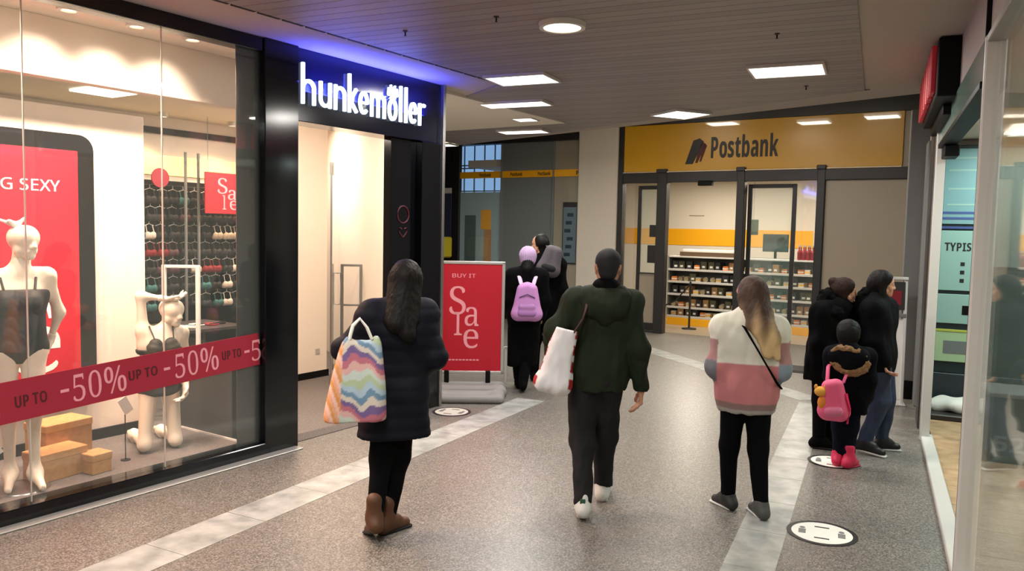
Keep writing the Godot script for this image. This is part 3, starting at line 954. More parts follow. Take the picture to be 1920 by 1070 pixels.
	for i in 6:
		var f := thing("folded_briefs", "small folded %s briefs lying on the dark display table" % names[[2, 0, 4, 2, 1, 0][i]], "briefs", at(SF, 4.66 + 0.13 * i, 0.84, -7.15 - 0.06 * (i % 2)), "folded briefs on the dark display table")
		part(f, "cloth", MB.new().span(Vector3(-0.055, 0, -0.07), Vector3(0.055, 0.02, 0.07), 0.008), protos[[2, 0, 4, 2, 1, 0][i]][0])
		part(f, "waistband", MB.new().span(Vector3(-0.055, 0.02, 0.045), Vector3(0.055, 0.026, 0.068), 0.003), M.black)


func sale_stand() -> void:
	# snap frame on two posts in a grey water-filled base
	var p := Vector3(-0.5, 0, -9.13)
	var o := thing("poster_stand", "red Sale poster in a silver frame on a grey base outside the shop", "poster stand", Transform3D(Basis(Vector3.UP, 0.06), p))
	var base := nets([[Vector3(-0.4, 0.04, 0.1), Vector3(0.34, 0.04, 0.1), 0.05, 0.05], [Vector3(-0.42, 0.04, 0.88), Vector3(0.3, 0.04, 0.88), 0.05, 0.05], [Vector3(-0.4, 0.055, 0.3), Vector3(0.34, 0.055, 0.3), 0.07, 0.07], [Vector3(-0.4, 0.05, 0.75), Vector3(0.3, 0.05, 0.75), 0.065, 0.065], [Vector3(-0.38, 0.05, 0.52), Vector3(0.32, 0.05, 0.52), 0.085, 0.085], [Vector3(-0.38, 0.05, 0.2), Vector3(-0.38, 0.05, 0.8), 0.06, 0.06], [Vector3(0.3, 0.05, 0.2), Vector3(0.28, 0.05, 0.8), 0.06, 0.06]], 0.02, 0.02, 0.003, 9.0)
	part(o, "base", MB.new().put(base), mt("base_grey", Color(0.52, 0.51, 0.5), 0.6), Transform3D(Basis(), Vector3(0.05, 0, -0.3)))
	for x in [-0.24, 0.24]:
		part(o, "post", MB.new().span(Vector3(x - 0.028, 0.1, -0.03), Vector3(x + 0.028, 0.26, 0.03), 0.005), M.black)
	part(o, "side_rail", MB.new().span(Vector3(0.43, 0.1, -0.05), Vector3(0.465, 0.54, -0.02), 0.004), M.alu)
	part(o, "side_rail", MB.new().span(Vector3(0.36, 0.5, -0.05), Vector3(0.465, 0.535, -0.02), 0.004), M.alu)
	var fr := MB.new()
	fr.span(Vector3(-0.42, 0.22, -0.015), Vector3(-0.385, 1.53, 0.02), 0.006).span(Vector3(0.385, 0.22, -0.015), Vector3(0.42, 1.53, 0.02), 0.006)
	fr.span(Vector3(-0.42, 1.495, -0.015), Vector3(0.42, 1.53, 0.02), 0.006).span(Vector3(-0.42, 0.22, -0.015), Vector3(0.42, 0.255, 0.02), 0.006)
	part(o, "frame", fr, M.alu)
	part(o, "poster", MB.new().span(Vector3(-0.39, 0.25, -0.012), Vector3(0.39, 1.5, 0.008)), M.red_print)
	letters(o, "print", "BUY IT", -0.19, 1.34, 0.27, 0.045, 0.008, 0.002, M.pink_print)
	letters(o, "print", "S", -0.22, 0.91, 0.19, 0.33, 0.008, 0.002, M.pink_print, true)
	letters(o, "print", "a", -0.04, 0.78, 0.16, 0.22, 0.008, 0.002, M.pink_print, true)
	letters(o, "print", "l", -0.16, 0.67, 0.09, 0.27, 0.008, 0.002, M.pink_print, true)
	letters(o, "print", "e", -0.05, 0.52, 0.17, 0.22, 0.008, 0.002, M.pink_print, true)
	for i in 9:   # a line of fine print, too small to read
		part(o, "print", MB.new().span(Vector3(-0.22 + 0.04 * i, 0.375, 0.008), Vector3(-0.19 + 0.04 * i, 0.39, 0.0095)), M.pink_print)


func bank_front() -> void:
	# frame coordinates: x along the front, y up, z = -14.05 on the glass line
	var F := FF * Transform3D(Basis(), Vector3(0, 0, -14.05))
	var w := thing("wall_back", "bank front of dark metal posts and beams beside a plain cream pier", "", F, "", "structure")
	for x in [[-6.76, -6.66], [-5.95, -5.76], [-4.44, -4.3], [-3.08, -2.95]]:
		part(w, "post", MB.new().span(Vector3(x[0], 0, -0.12), Vector3(x[1], 3.03 if x[0] > -6.7 else 4.3, 0.06), 0.008), M.anthracite)
		if x[0] > -6.7:
			part(w, "post_cap", MB.new().span(Vector3(x[0] - 0.01, 3.02, 0.02), Vector3(x[1] + 0.01, 3.09, 0.1), 0.008), M.anthracite)
	part(w, "beam", MB.new().span(Vector3(-6.66, 2.84, -0.1), Vector3(-1.4, 3.03, 0.05), 0.008), M.anthracite)
	part(w, "top_frame", MB.new().span(Vector3(-6.76, 3.92, -0.1), Vector3(-1.2, 4.5, 0.05)), M.anthracite)
	part(w, "infill_panel", MB.new().span(Vector3(-2.95, 0.0, -0.06), Vector3(-1.4, 2.84, 0.0), 0.004), M.bank_beige)
	part(w, "infill_panel", MB.new().span(Vector3(-1.82, 3.03, -0.06), Vector3(-1.2, 3.92, 0.0), 0.004), M.bank_beige)
	part(w, "end_post", MB.new().span(Vector3(-1.4, 0, -0.1), Vector3(-1.2, 4.5, 0.06), 0.008), M.anthracite)
	part(w, "sill", MB.new().span(Vector3(-6.66, 0.0, -0.1), Vector3(-5.95, 0.03, 0.02), 0.004), M.anthracite)
	solo("wall_pier", MB.new().span(Vector3(-7.62, 0, -0.3), Vector3(-6.76, 4.5, 0.12), 0.03), M.cream, F, "plain cream pier between grey bank windows and the bank entrance", "", "", "structure")
	part(w, "sensor", MB.new().span(Vector3(-5.14, 2.77, 0.0), Vector3(-4.88, 2.86, 0.12), 0.01), M.black)

	var s := thing("bank_sign", "glossy yellow fascia reading Postbank in black with a slanted stripe emblem", "sign", F * Transform3D(Basis(), Vector3(-6.66, 3.03, 0.03)))
	part(s, "panel", MB.new().span(Vector3(0, 0.02, -0.06), Vector3(4.86, 0.89, 0.0), 0.006), M.yellow_gloss)
	letters(s, "lettering", "Postbank", 1.72, 0.235, 1.19, 0.4, 0.0, 0.012, M.ink, false, true)
	var k := 0
	for e in [[1.24, 1.38, 0.14, 0.46, 0.2], [1.43, 1.47, 0.16, 0.38, 0.14], [1.51, 1.54, 0.18, 0.33, 0.1]]:   # emblem: one broad and two thin slanted stripes
		var sh: float = e[4]
		part(s, "emblem_stripe", MB.new().prism(PackedVector2Array([Vector2(e[0], e[2]), Vector2(e[1], e[2]), Vector2(e[1] + sh, e[2] + e[3] * 0.86), Vector2(e[1] + sh * 0.62, e[2] + e[3]), Vector2(e[0] + sh * 0.72, e[2] + e[3] * 0.92)]), -0.012, 0.0, Basis(Vector3.RIGHT, Vector3.FORWARD, Vector3.UP)), M.ink if k == 0 else M.dark_print)
		k += 1

	# sliding doors, both leaves drawn back
	for e in [[-6.43, -5.97, "left leaf of the bank's glass sliding door, half frosted, with two dark notices"], [-4.3, -3.46, "right leaf of the bank's glass sliding door, clear, drawn back behind the blonde woman"]]:
		var d := thing("door_2" if e[0] < -6 else "door_3", e[2], "", F * Transform3D(Basis(), Vector3(e[0], 0, -0.2)), "", "structure")
		var wd: float = e[1] - e[0]
		part(d, "stile", MB.new().span(Vector3(0, 0.02, -0.025), Vector3(0.07, 2.8, 0.025), 0.004), M.anthracite)
		part(d, "stile", MB.new().span(Vector3(wd - 0.07, 0.02, -0.025), Vector3(wd, 2.8, 0.025), 0.004), M.anthracite)
		part(d, "rail", MB.new().span(Vector3(0.07, 0.02, -0.025), Vector3(wd - 0.07, 0.16, 0.025), 0.004), M.anthracite)
		part(d, "rail", MB.new().span(Vector3(0.07, 2.73, -0.025), Vector3(wd - 0.07, 2.8, 0.025), 0.004), M.anthracite)
		part(d, "pane", MB.new().span(Vector3(0.07, 0.16, -0.005), Vector3(wd - 0.07, 2.73, 0.005)), M.door_glass)
		if e[0] < -6:
			part(d, "frosted_film", MB.new().span(Vector3(0.07, 0.16, 0.006), Vector3(wd - 0.07, 1.1, 0.009)), M.bank_beige)
			part(d, "notice", MB.new().span(Vector3(0.22, 1.32, 0.006), Vector3(0.4, 1.66, 0.01)), M.anthracite)
			part(d, "notice", MB.new().span(Vector3(0.25, 1.82, 0.006), Vector3(0.4, 2.05, 0.01)), M.anthracite)
			part(d, "bar", MB.new().tube([Vector3(0.05, 1.12, 0.05), Vector3(wd - 0.05, 1.12, 0.05)], 0.014, 8), M.anthracite)
	var pn := thing("window_2", "narrow fixed panes beside the bank's sliding doors", "", F, "", "structure")
	part(pn, "pane", MB.new().span(Vector3(-3.46, 0.02, -0.2), Vector3(-3.08, 2.84, -0.19)), M.clear_glass)
	part(pn, "pane", MB.new().span(Vector3(-6.66, 0.02, -0.05), Vector3(-6.43, 2.84, -0.04)), M.clear_glass)

	# interior shell
	solo("floor", MB.new().span(Vector3(-10.5, 0, -6), Vector3(-0.5, 0.004, -0.2)), M.bank_floor, F, "warm beige floor inside the bank branch", "", "", "structure")
	var b := thing("wall_bank_back", "cream back wall of the bank with a broad yellow band", "", F, "", "structure")
	part(b, "panel", MB.new().span(Vector3(-10.5, 0, -6.2), Vector3(-0.5, 4.5, -5.5)), M.white_wall)
	part(b, "yellow_band", MB.new().span(Vector3(-10.4, 1.6, -5.5), Vector3(-4.33, 2.02, -5.485), 0.004), M.yellow)
	part(b, "vent", MB.new().span(Vector3(-7.4, 2.35, -5.5), Vector3(-7.0, 2.37, -5.49)), M.bank_beige)
	solo("wall_bank_left", MB.new().span(Vector3(-10.6, 0, -6), Vector3(-10.5, 4.5, -2.0)), M.white_wall, F, "left side wall inside the bank", "", "", "structure")
	solo("wall_bank_right", MB.new().span(Vector3(-0.5, 0, -6), Vector3(-0.4, 4.5, -0.1)), M.white_wall, F, "right side wall inside the bank", "", "", "structure")
	solo("ceiling", MB.new().span(Vector3(-10.5, 3.25, -6), Vector3(-0.5, 3.4, -0.13)), M.white_wall, F, "white ceiling inside the bank", "", "", "structure")
	for p in [[-5.6, -1.1, 7.5], [-3.6, -1.1, 6.5], [-6.5, -3.6, 7.5], [-3.8, -3.6, 6.5]]:
		var o := thing("bank_lamp", ["square ceiling light inside the bank above the left stationery shelf", "square ceiling light inside the bank above the right stationery shelf", "square ceiling light deeper in the bank at left", "square ceiling light deeper in the bank above the service counter"][used.get("bank_lamp", 0)], "ceiling light", F * Transform3D(Basis(), Vector3(p[0], 3.21, p[1])), "ceiling lights inside the bank")
		part(o, "diffuser", MB.new().span(Vector3(-0.3, 0.005, -0.3), Vector3(0.3, 0.03, 0.3), 0.004), M.lamp_warm)
		lamp(o, Vector3(0, -0.012, 0), Vector2(0.58, 0.58), p[2], Color(1.0, 0.95, 0.87))


func bank_goods() -> void:
	var F := FF * Transform3D(Basis(), Vector3(0, 0, -15.6))
	var tiers := [0.19, 0.38, 0.65, 0.91, 1.16]
	var bays := [[-6.32, -4.88, "white stationery shelf with yellow base left of the middle door post", "left stationery shelf"], [-4.78, -3.3, "white stationery shelf with yellow base right of the middle door post", "right stationery shelf"]]
	var kinds := [["parcel_carton", "flat brown parcel carton", Color(0.6, 0.45, 0.28)], ["envelope_pack", "pack of pale envelopes", Color(0.82, 0.78, 0.7)], ["binder_box", "dark stationery box", Color(0.15, 0.15, 0.16)], ["card_pack", "pack of orange tinted cards", Color(0.85, 0.5, 0.22)], ["paper_roll", "rolled wrapping paper", Color(0.62, 0.55, 0.42)], ["file_box", "olive grey file box", Color(0.3, 0.29, 0.2)]]
	var src := {}
	rng.seed = 11
	for bi in 2:
		var q: Array = bays[bi]
		var o := thing("goods_shelf", q[2], "shelf", F * Transform3D(Basis(), Vector3((q[0] + q[1]) / 2, 0.004, 0)), "stationery shelves inside the bank")
		var hw: float = (q[1] - q[0]) / 2
		part(o, "base", MB.new().span(Vector3(-hw, 0, -0.42), Vector3(hw, 0.15, 0.012), 0.004), M.yellow)
		part(o, "back_panel", MB.new().span(Vector3(-hw, 0.12, -0.42), Vector3(hw, 1.44, -0.4)), M.grey)
		for t in tiers:
			part(o, "shelf_board", MB.new().span(Vector3(-hw, t - 0.03, -0.4), Vector3(hw, t, 0.0), 0.003), M.white_metal)
			part(o, "price_rail", MB.new().span(Vector3(-hw, t - 0.035, 0.0), Vector3(hw, t + 0.01, 0.008), 0.002), M.white_metal)
		part(o, "top_board", MB.new().span(Vector3(-hw, 1.4, -0.4), Vector3(hw, 1.43, 0.0), 0.003), M.white_metal)
		for e in [-hw, hw]:
			part(o, "side", MB.new().span(Vector3(e - 0.012, 0.12, -0.42), Vector3(e + 0.012, 1.43, 0.0), 0.003), M.grey)
		for ti in tiers.size():
			var x: float = q[0] + 0.06
			while x < q[1] - 0.1:
				var i := rng.randi_range(0, 5)
				var wd := rng.randf_range(0.1, 0.16)
				var t := F * Transform3D(Basis(Vector3.UP, rng.randf_range(-0.3, 0.3)), Vector3(x + wd / 2, tiers[ti] + 0.006, -0.14 + rng.randf_range(-0.03, 0.03)))
				var tier: String = ["lowest", "second", "middle", "fourth", "topmost"][ti]
				var label: String = kinds[i][1] + " on the " + tier + " tier of the " + q[3]
				var grp: String = "things on the " + tier + " tier of the " + q[3] + ", " + kinds[i][1]
				if src.has(i):
					copy(src[i], t, label, grp)
				else:
					var g := thing(kinds[i][0], label, "stationery", t, grp)
					src[i] = g
					var m := mt("goods_%d" % i, kinds[i][2], 0.6)
					match i:
						4:
							part(g, "roll", MB.new().tube([Vector3(0, 0.05, -0.1), Vector3(0, 0.05, 0.1)], 0.05, 12), m)
							part(g, "wrapper", MB.new().tube([Vector3(0, 0.05, -0.03), Vector3(0, 0.05, 0.03)], 0.052, 12), M.paper)
						1, 3:
							part(g, "stack", MB.new().span(Vector3(-0.055, 0, -0.1), Vector3(0.055, 0.09, 0.1), 0.006), m)
							part(g, "band", MB.new().span(Vector3(-0.057, 0.03, -0.1015), Vector3(0.057, 0.055, 0.1015), 0.003), M.paper if i == 3 else M.yellow)
						_:
							part(g, "box", MB.new().span(Vector3(-0.06, 0, -0.1), Vector3(0.06, 0.165, 0.1), 0.004), m)
							part(g, "sticker", MB.new().span(Vector3(-0.03, 0.04, 0.1), Vector3(0.03, 0.08, 0.1025)), M.paper)
				x += wd + rng.randf_range(0.0, 0.03)
	# long tray of cards on top of the left shelf and a stand of red bottles on the right one
	var tr := thing("card_tray", "long brown tray filled with cards on top of the left stationery shelf", "tray", F * Transform3D(Basis(), Vector3(-5.55, 1.436, -0.2)))
	part(tr, "tray", MB.new().span(Vector3(-0.55, 0, -0.15), Vector3(0.6, 0.09, 0.15), 0.006), mt("tray_brown", Color(0.36, 0.28, 0.2), 0.6))
	part(tr, "cards", MB.new().span(Vector3(-0.5, 0.05, -0.12), Vector3(0.55, 0.14, 0.12), 0.01), M.paper)
	for i in 9:
		var bo := thing("gift_bottle", "slim red gift bottle on top of the right stationery shelf, %s row" % ["front", "back"][i / 5], "bottle", F * Transform3D(Basis(), Vector3(-3.72 + 0.085 * (i % 5), 1.436, -0.1 - 0.14 * (i / 5))), "red gift bottles on the right stationery shelf")
		part(bo, "glass", MB.new().lathe([Vector2(0, 0), Vector2(0.033, 0.004), Vector2(0.035, 0.15), Vector2(0.012, 0.21), Vector2(0.012, 0.25), Vector2(0, 0.25)], 12), mt("bottle_red", Color(0.5, 0.06, 0.12), 0.3))
		part(bo, "cap", MB.new().lathe([Vector2(0, 0.25), Vector2(0.014, 0.25), Vector2(0.014, 0.285), Vector2(0, 0.285)], 10), M.alu)
	# screens and notices further inside
	var G := FF * Transform3D(Basis(), Vector3(0, 0, -17.0))
	var c := thing("counter", "grey service counter behind the stationery shelves", "counter", G * Transform3D(Basis(), Vector3(-4.6, 0.004, -0.5)))
	part(c, "front", MB.new().span(Vector3(-0.9, 0, -0.3), Vector3(1.2, 1.1, 0.3), 0.006), M.foil)
	part(c, "top", MB.new().span(Vector3(-0.95, 1.1, -0.35), Vector3(1.25, 1.14, 0.35), 0.008), M.white_metal)
	var sc := thing("counter_screen", "dark screen standing on the service counter behind the glass door", "screen", G * Transform3D(Basis(), Vector3(-4.62, 1.145, -0.4)))
	part(sc, "foot", MB.new().span(Vector3(-0.12, 0, -0.1), Vector3(0.12, 0.02, 0.1), 0.006), M.black)
	part(sc, "stem", MB.new().span(Vector3(-0.025, 0.02, -0.02), Vector3(0.025, 0.4, 0.02), 0.004), M.black)
	part(sc, "case", MB.new().span(Vector3(-0.27, 0.4, -0.02), Vector3(0.27, 0.78, 0.03), 0.01), M.black)
	part(sc, "display", MB.new().span(Vector3(-0.25, 0.42, 0.03), Vector3(0.25, 0.6, 0.033)), mt("screen_blue", Color(0.12, 0.2, 0.22), 0.2))
	var nb := thing("notice_board", "small green and black notice hanging inside behind the right sliding door", "notice", G * Transform3D(Basis(), Vector3(-5.06, 1.9, -0.2)))
	part(nb, "board", MB.new().span(Vector3(-0.11, 0, -0.01), Vector3(0.11, 0.33, 0.01), 0.003), mt("notice_green", Color(0.18, 0.27, 0.12), 0.5))
	part(nb, "footer", MB.new().span(Vector3(-0.11, 0, 0.01), Vector3(0.11, 0.07, 0.013)), M.black)
	part(nb, "wire", MB.new().tube([Vector3(0, 0.33, 0), Vector3(0, 1.35, 0)], 0.004, 5), M.grey)
	# queue stand in the doorway
	var qs := thing("queue_post", "thin dark barrier post in front of the left stationery shelf", "barrier", F * Transform3D(Basis(), Vector3(-5.62, 0.004, 0.55)))
	part(qs, "pole", MB.new().tube([Vector3(0, 0.0, 0), Vector3(0, 0.95, 0)], 0.02, 10), M.anthracite)
	part(qs, "foot", MB.new().lathe([Vector2(0, 0), Vector2(0.15, 0), Vector2(0.14, 0.02), Vector2(0.02, 0.035), Vector2(0, 0.035)], 20), M.anthracite)
	part(qs, "rope", MB.new().tube([Vector3(0, 0.9, 0), Vector3(-0.3, 0.55, 0), Vector3(-0.6, 0.4, 0), Vector3(-0.85, 0.42, -0.1)], 0.014, 8), M.anthracite)


func bank_windows() -> void:
	var F := FF * Transform3D(Basis(), Vector3(0, 0, -14.05))
	var w := thing("window_3", "grey frosted bank windows with a yellow lettered stripe left of the pier", "", F, "", "structure")
	part(w, "head_frame", MB.new().span(Vector3(-13.5, 3.72, -0.1), Vector3(-7.62, 4.5, 0.04)), M.anthracite)
	for x in [-10.72, -9.52, -8.24]:
		part(w, "mullion", MB.new().span(Vector3(x - (0.09 if x < -10 else 0.012), 0.1, -0.08), Vector3(x + (0.09 if x < -10 else 0.012), 3.72, 0.02), 0.004), M.anthracite if x < -10 else M.foil)
	part(w, "sill", MB.new().span(Vector3(-13.5, 0, -0.1), Vector3(-7.62, 0.1, 0.04), 0.005), M.anthracite)
	var spans := [[-10.63, -9.53], [-9.51, -8.25], [-8.23, -7.62]]
	for s in spans:
		part(w, "pane", MB.new().span(Vector3(s[0], 0.1, -0.03), Vector3(s[1], 3.72, -0.02)), M.clear_glass)
	part(w, "frosted_film", MB.new().span(Vector3(-10.63, 0.1, -0.05), Vector3(-9.53, 2.7, -0.04)), M.foil_blue)
	part(w, "frosted_film", MB.new().span(Vector3(-9.51, 0.1, -0.05), Vector3(-8.25, 3.72, -0.04)), M.foil)
	part(w, "frosted_film", MB.new().span(Vector3(-8.23, 0.1, -0.05), Vector3(-7.62, 3.72, -0.04)), M.bank_beige)
	part(w, "yellow_stripe", MB.new().span(Vector3(-10.63, 3.0, -0.018), Vector3(-7.62, 3.14, -0.012)), M.yellow)
	for x in [-10.1, -9.3, -8.62, -7.72]:
		letters(w, "lettering", "Postbank" if x < -7.8 else "P", x, 3.03, 0.3 if x < -7.8 else 0.05, 0.08, -0.012, 0.002, M.ink, false, true)
	part(w, "film_print", MB.new().span(Vector3(-10.06, 1.9, -0.039), Vector3(-9.8, 2.32, -0.036), 0.001), M.yellow)
	part(w, "film_print", MB.new().span(Vector3(-9.98, 1.15, -0.039), Vector3(-9.78, 1.9, -0.036), 0.001), M.kraft)
	part(w, "film_print", MB.new().span(Vector3(-10.5, 1.2, -0.039), Vector3(-10.2, 2.2, -0.036), 0.001), mt("film_green", Color(0.27, 0.36, 0.34), 0.5))
	# bright daylit window of the hall behind the clear upper pane
	var b := thing("window_4", "bluish daylight window with thin bars seen through the clear upper bank pane", "", F * Transform3D(Basis(), Vector3(-10.9, 0, -1.6)), "", "structure")
	part(b, "pane", MB.new().span(Vector3(-2.0, 2.0, -0.02), Vector3(0.62, 4.3, 0.0)), M.daylight_pane)
	for i in 9:
		part(b, "bar", MB.new().span(Vector3(-2.0 + 0.3 * i, 2.0, 0.0), Vector3(-1.97 + 0.3 * i, 4.3, 0.03), 0.003), M.foil_blue)
	for y in [2.35, 2.8, 3.35, 3.42, 3.9]:
		part(b, "bar", MB.new().span(Vector3(-2.0, y, 0.0), Vector3(0.62, y + 0.03, 0.035), 0.003), M.paper)
	solo("wall_side_hall", MB.new().span(Vector3(-13.5, 0, -2.0), Vector3(-7.6, 4.5, -1.9)), M.dark_panel, F, "dark wall of the hall behind the bank windows", "", "", "structure")
	# dark shop front at the far left of the bank windows
	var d := thing("wall_dark_front", "dark shop front in the side passage left of the bank windows", "", F, "", "structure")
	part(d, "panel", MB.new().span(Vector3(-15, 0, -0.3), Vector3(-10.8, 3.72, -0.02), 0.005), M.anthracite)
	part(d, "poster", MB.new().span(Vector3(-11.05, 1.5, -0.02), Vector3(-10.86, 2.75, -0.01), 0.002), mt("poster_night", Color(0.2, 0.22, 0.3), 0.3))
	part(d, "small_sign", MB.new().span(Vector3(-11.05, 2.68, -0.01), Vector3(-10.85, 2.8, 0.01), 0.003), M.white_metal)
	var m := thing("letter_box", "yellow letter box on a dark post beside the shop corner", "letter box", FF * Transform3D(Basis(), Vector3(-10.62, 0, -13.4)))
	part(m, "post", MB.new().span(Vector3(-0.06, 0, -0.06), Vector3(0.06, 1.28, 0.06), 0.006), M.anthracite)
	part(m, "body", MB.new().span(Vector3(-0.19, 1.28, -0.17), Vector3(0.19, 1.72, 0.17), 0.03), mt("post_yellow", Color(0.75, 0.7, 0.1), 0.4))
	part(m, "slot", MB.new().span(Vector3(-0.13, 1.6, 0.17), Vector3(0.13, 1.63, 0.178), 0.002), M.black)
	part(m, "notice_plate", MB.new().span(Vector3(-0.1, 1.38, 0.17), Vector3(0.1, 1.52, 0.175), 0.002), M.paper)
	# framed notice on the right-hand bank window
	var p := thing("framed_notice", "tall bluish framed notice fixed to the beige bank pane beside the pier", "notice", F * Transform3D(Basis(), Vector3(-7.82, 1.24, 0.0)))
	part(p, "frame", MB.new().span(Vector3(-0.17, 0, -0.012), Vector3(0.17, 1.24, 0.02), 0.006), M.anthracite)
	part(p, "sheet", MB.new().span(Vector3(-0.15, 0.02, 0.02), Vector3(0.15, 1.14, 0.024), 0.001), mt("sheet_blue", Color(0.36, 0.44, 0.48), 0.4))
	for i in 6:
		part(p, "print", MB.new().span(Vector3(-0.12 + 0.03 * (i % 3), 0.15 + 0.16 * i, 0.024), Vector3(0.02 + 0.03 * (i % 3), 0.22 + 0.16 * i, 0.0255)), mt("sheet_dark", Color(0.14, 0.2, 0.26), 0.4))


func right_shop() -> void:
	# RF coordinates: x = -r (towards the viewer), z = -b (out into the passage)
	var w := thing("wall_right", "right shop front with plain grey fascia, dark end posts and white metal framing", "", RF, "", "structure")
	part(w, "fascia", MB.new().span(Vector3(-10.2, 2.98, -0.62), Vector3(4, CEIL, -0.5), 0.004), M.plaster)
	part(w, "end_post", MB.new().span(Vector3(-8.72, 0, -0.54), Vector3(-8.5, 2.98, -0.47), 0.01), M.steel)
	part(w, "end_post", MB.new().span(Vector3(-9.2, 0, -0.56), Vector3(-8.8, 2.98, -0.46), 0.01), M.dark_panel)
	part(w, "end_post", MB.new().span(Vector3(-9.8, 0, -0.56), Vector3(-9.3, 2.98, -0.49), 0.01), M.anthracite)
	part(w, "end_post", MB.new().span(Vector3(-10.35, 0, -0.6), Vector3(-9.95, 2.98, -0.47), 0.01), M.grey)
	part(w, "end_pier", MB.new().span(Vector3(-10.6, 0, -0.6), Vector3(-10.4, CEIL, -0.3), 0.01), M.grey)
	part(w, "pier_base", MB.new().span(Vector3(-10.4, 0, -0.6), Vector3(-10.38, 0.22, -0.3), 0.004), M.black)
	part(w, "frame_post", MB.new().span(Vector3(-8.36, 0, -0.54), Vector3(-8.28, 2.98, -0.46), 0.008), M.white_metal)
	part(w, "mullion", MB.new().span(Vector3(-4.955, 0, -0.55), Vector3(-4.9, 2.98, -0.475), 0.008), M.white_metal)
	part(w, "mullion_seal", MB.new().span(Vector3(-4.97, 0, -0.55), Vector3(-4.955, CEIL, -0.475), 0.003), M.black)
	part(w, "floor_rail", MB.new().span(Vector3(-8.4, 0, -0.57), Vector3(4, 0.05, -0.47), 0.006), M.white_metal)
	part(w, "transom", MB.new().span(Vector3(-8.26, 2.76, -0.6), Vector3(-5.04, 2.98, -0.48), 0.006), M.green_glass)
	part(w, "transom_seal", MB.new().span(Vector3(-8.26, 2.72, -0.6), Vector3(-5.04, 2.76, -0.47), 0.004), M.black)
	part(w, "closer", MB.new().span(Vector3(-8.24, 2.62, -0.62), Vector3(-7.9, 2.72, -0.5), 0.008), M.black)
	part(w, "upper_joint", MB.new().span(Vector3(-4.9, 2.94, -0.55), Vector3(4, 2.98, -0.48), 0.004), M.steel)
	var g := thing("window_5", "large clear shop pane at the right picture edge mirroring the passage", "", RF, "", "structure")
	part(g, "pane", MB.new().span(Vector3(-4.9, 0.05, -0.535), Vector3(4, 2.96, -0.525)), M.door_glass)
	# interior
	var fl := thing("floor", "pale oak plank floor inside the right shop", "", RF, "", "structure")
	var r := -1.0
	var i := 0
	while r < 9.7:
		var off := 0.9 * (i % 3)
		for s in [[0.57, 1.4 + off], [1.4 + off, 3.9 + off * 0.4]]:
			part(fl, "plank", MB.new().span(Vector3(-r - 0.157, -0.01, -s[1] + 0.002), Vector3(-r, 0.012 + 0.0006 * ((i * 5) % 3), -s[0]), 0.0015), M.oak)
		r += 0.16
		i += 1
	solo("wall_shop_end", MB.new().span(Vector3(-10.3, 0, -5), Vector3(-10.1, 3.0, -0.62)), M.white_wall, RF, "end wall of the right shop behind the display boards", "", "", "structure")
	solo("wall_shop_right", MB.new().span(Vector3(-10, 0, -5.1), Vector3(4, 3.0, -4.9)), M.cream, RF, "inner side wall of the right shop", "", "", "structure")
	solo("ceiling", MB.new().span(Vector3(-10, 2.98, -5), Vector3(4, 3.1, -0.62)), M.white_wall, RF, "white ceiling of the right shop", "", "", "structure")
	solo("wall_shop_near", MB.new().span(Vector3(4, 0, -5), Vector3(4.1, 3.4, 1.5)), M.cream, RF, "wall closing the right shop behind the viewer", "", "", "structure")
	for p in [[-7.4, -1.7, 5.0], [-9.0, -1.4, 4.0], [-4.4, -2.6, 2.4], [-1.5, -2.6, 2.0]]:
		var o := thing("shop_panel_lamp", ["bright ceiling panel of the right shop over its entrance", "bright ceiling panel of the right shop before the display boards", "bright ceiling panel of the right shop behind the large pane", "bright ceiling panel of the right shop nearest the viewer"][used.get("shop_panel_lamp", 0)], "ceiling light", at(RF, p[0], 2.94, p[1]), "ceiling lights in the right shop")
		part(o, "diffuser", MB.new().span(Vector3(-0.3, 0.005, -0.3), Vector3(0.3, 0.03, 0.3), 0.004), M.lamp_white)
		lamp(o, Vector3(0, -0.012, 0), Vector2(0.58, 0.58), p[2], Color(0.92, 1.0, 0.97))
	# display boards across the end of the shop
	var d := thing("display_boards", "column of pale green and blue display boards with dark lettering inside the right shop", "display", RF * Transform3D(Basis(Vector3.UP, PI / 2), Vector3(-9.82, 0.012, -0.6)))
	# local x runs from the passage into the shop, z looks at the viewer
	var mint := mt("mint", Color(0.56, 0.7, 0.67), 0.4)
	var cyan := mt("cyan", Color(0.46, 0.62, 0.64), 0.4)
	part(d, "carcass", MB.new().span(Vector3(0, 0.42, -0.2), Vector3(1.5, 2.9, -0.02), 0.006), mt("teal_dark", Color(0.1, 0.17, 0.19), 0.4))
	part(d, "board", MB.new().span(Vector3(0.04, 2.05, -0.02), Vector3(0.5, 2.86, 0.0), 0.004), cyan)
	part(d, "board", MB.new().span(Vector3(0.04, 1.33, -0.02), Vector3(0.5, 1.98, 0.0), 0.004), mint)
	part(d, "board", MB.new().span(Vector3(0.04, 0.97, -0.02), Vector3(0.5, 1.29, 0.0), 0.004), mint)
	part(d, "board", MB.new().span(Vector3(0.04, 0.55, -0.02), Vector3(0.5, 0.88, 0.0), 0.004), mt("lime", Color(0.66, 0.76, 0.6), 0.4))
	part(d, "base", MB.new().span(Vector3(0, 0.0, -0.2), Vector3(1.5, 0.42, 0.0), 0.006), mt("slate", Color(0.17, 0.2, 0.23), 0.4))
	part(d, "board", MB.new().span(Vector3(0.53, 1.6, -0.02), Vector3(1.46, 2.86, 0.0), 0.004), mt("sage", Color(0.5, 0.56, 0.52), 0.4))
	part(d, "board", MB.new().span(Vector3(0.53, 0.5, -0.02), Vector3(1.46, 1.56, 0.0), 0.004), mt("bottle_green", Color(0.13, 0.2, 0.2), 0.4))
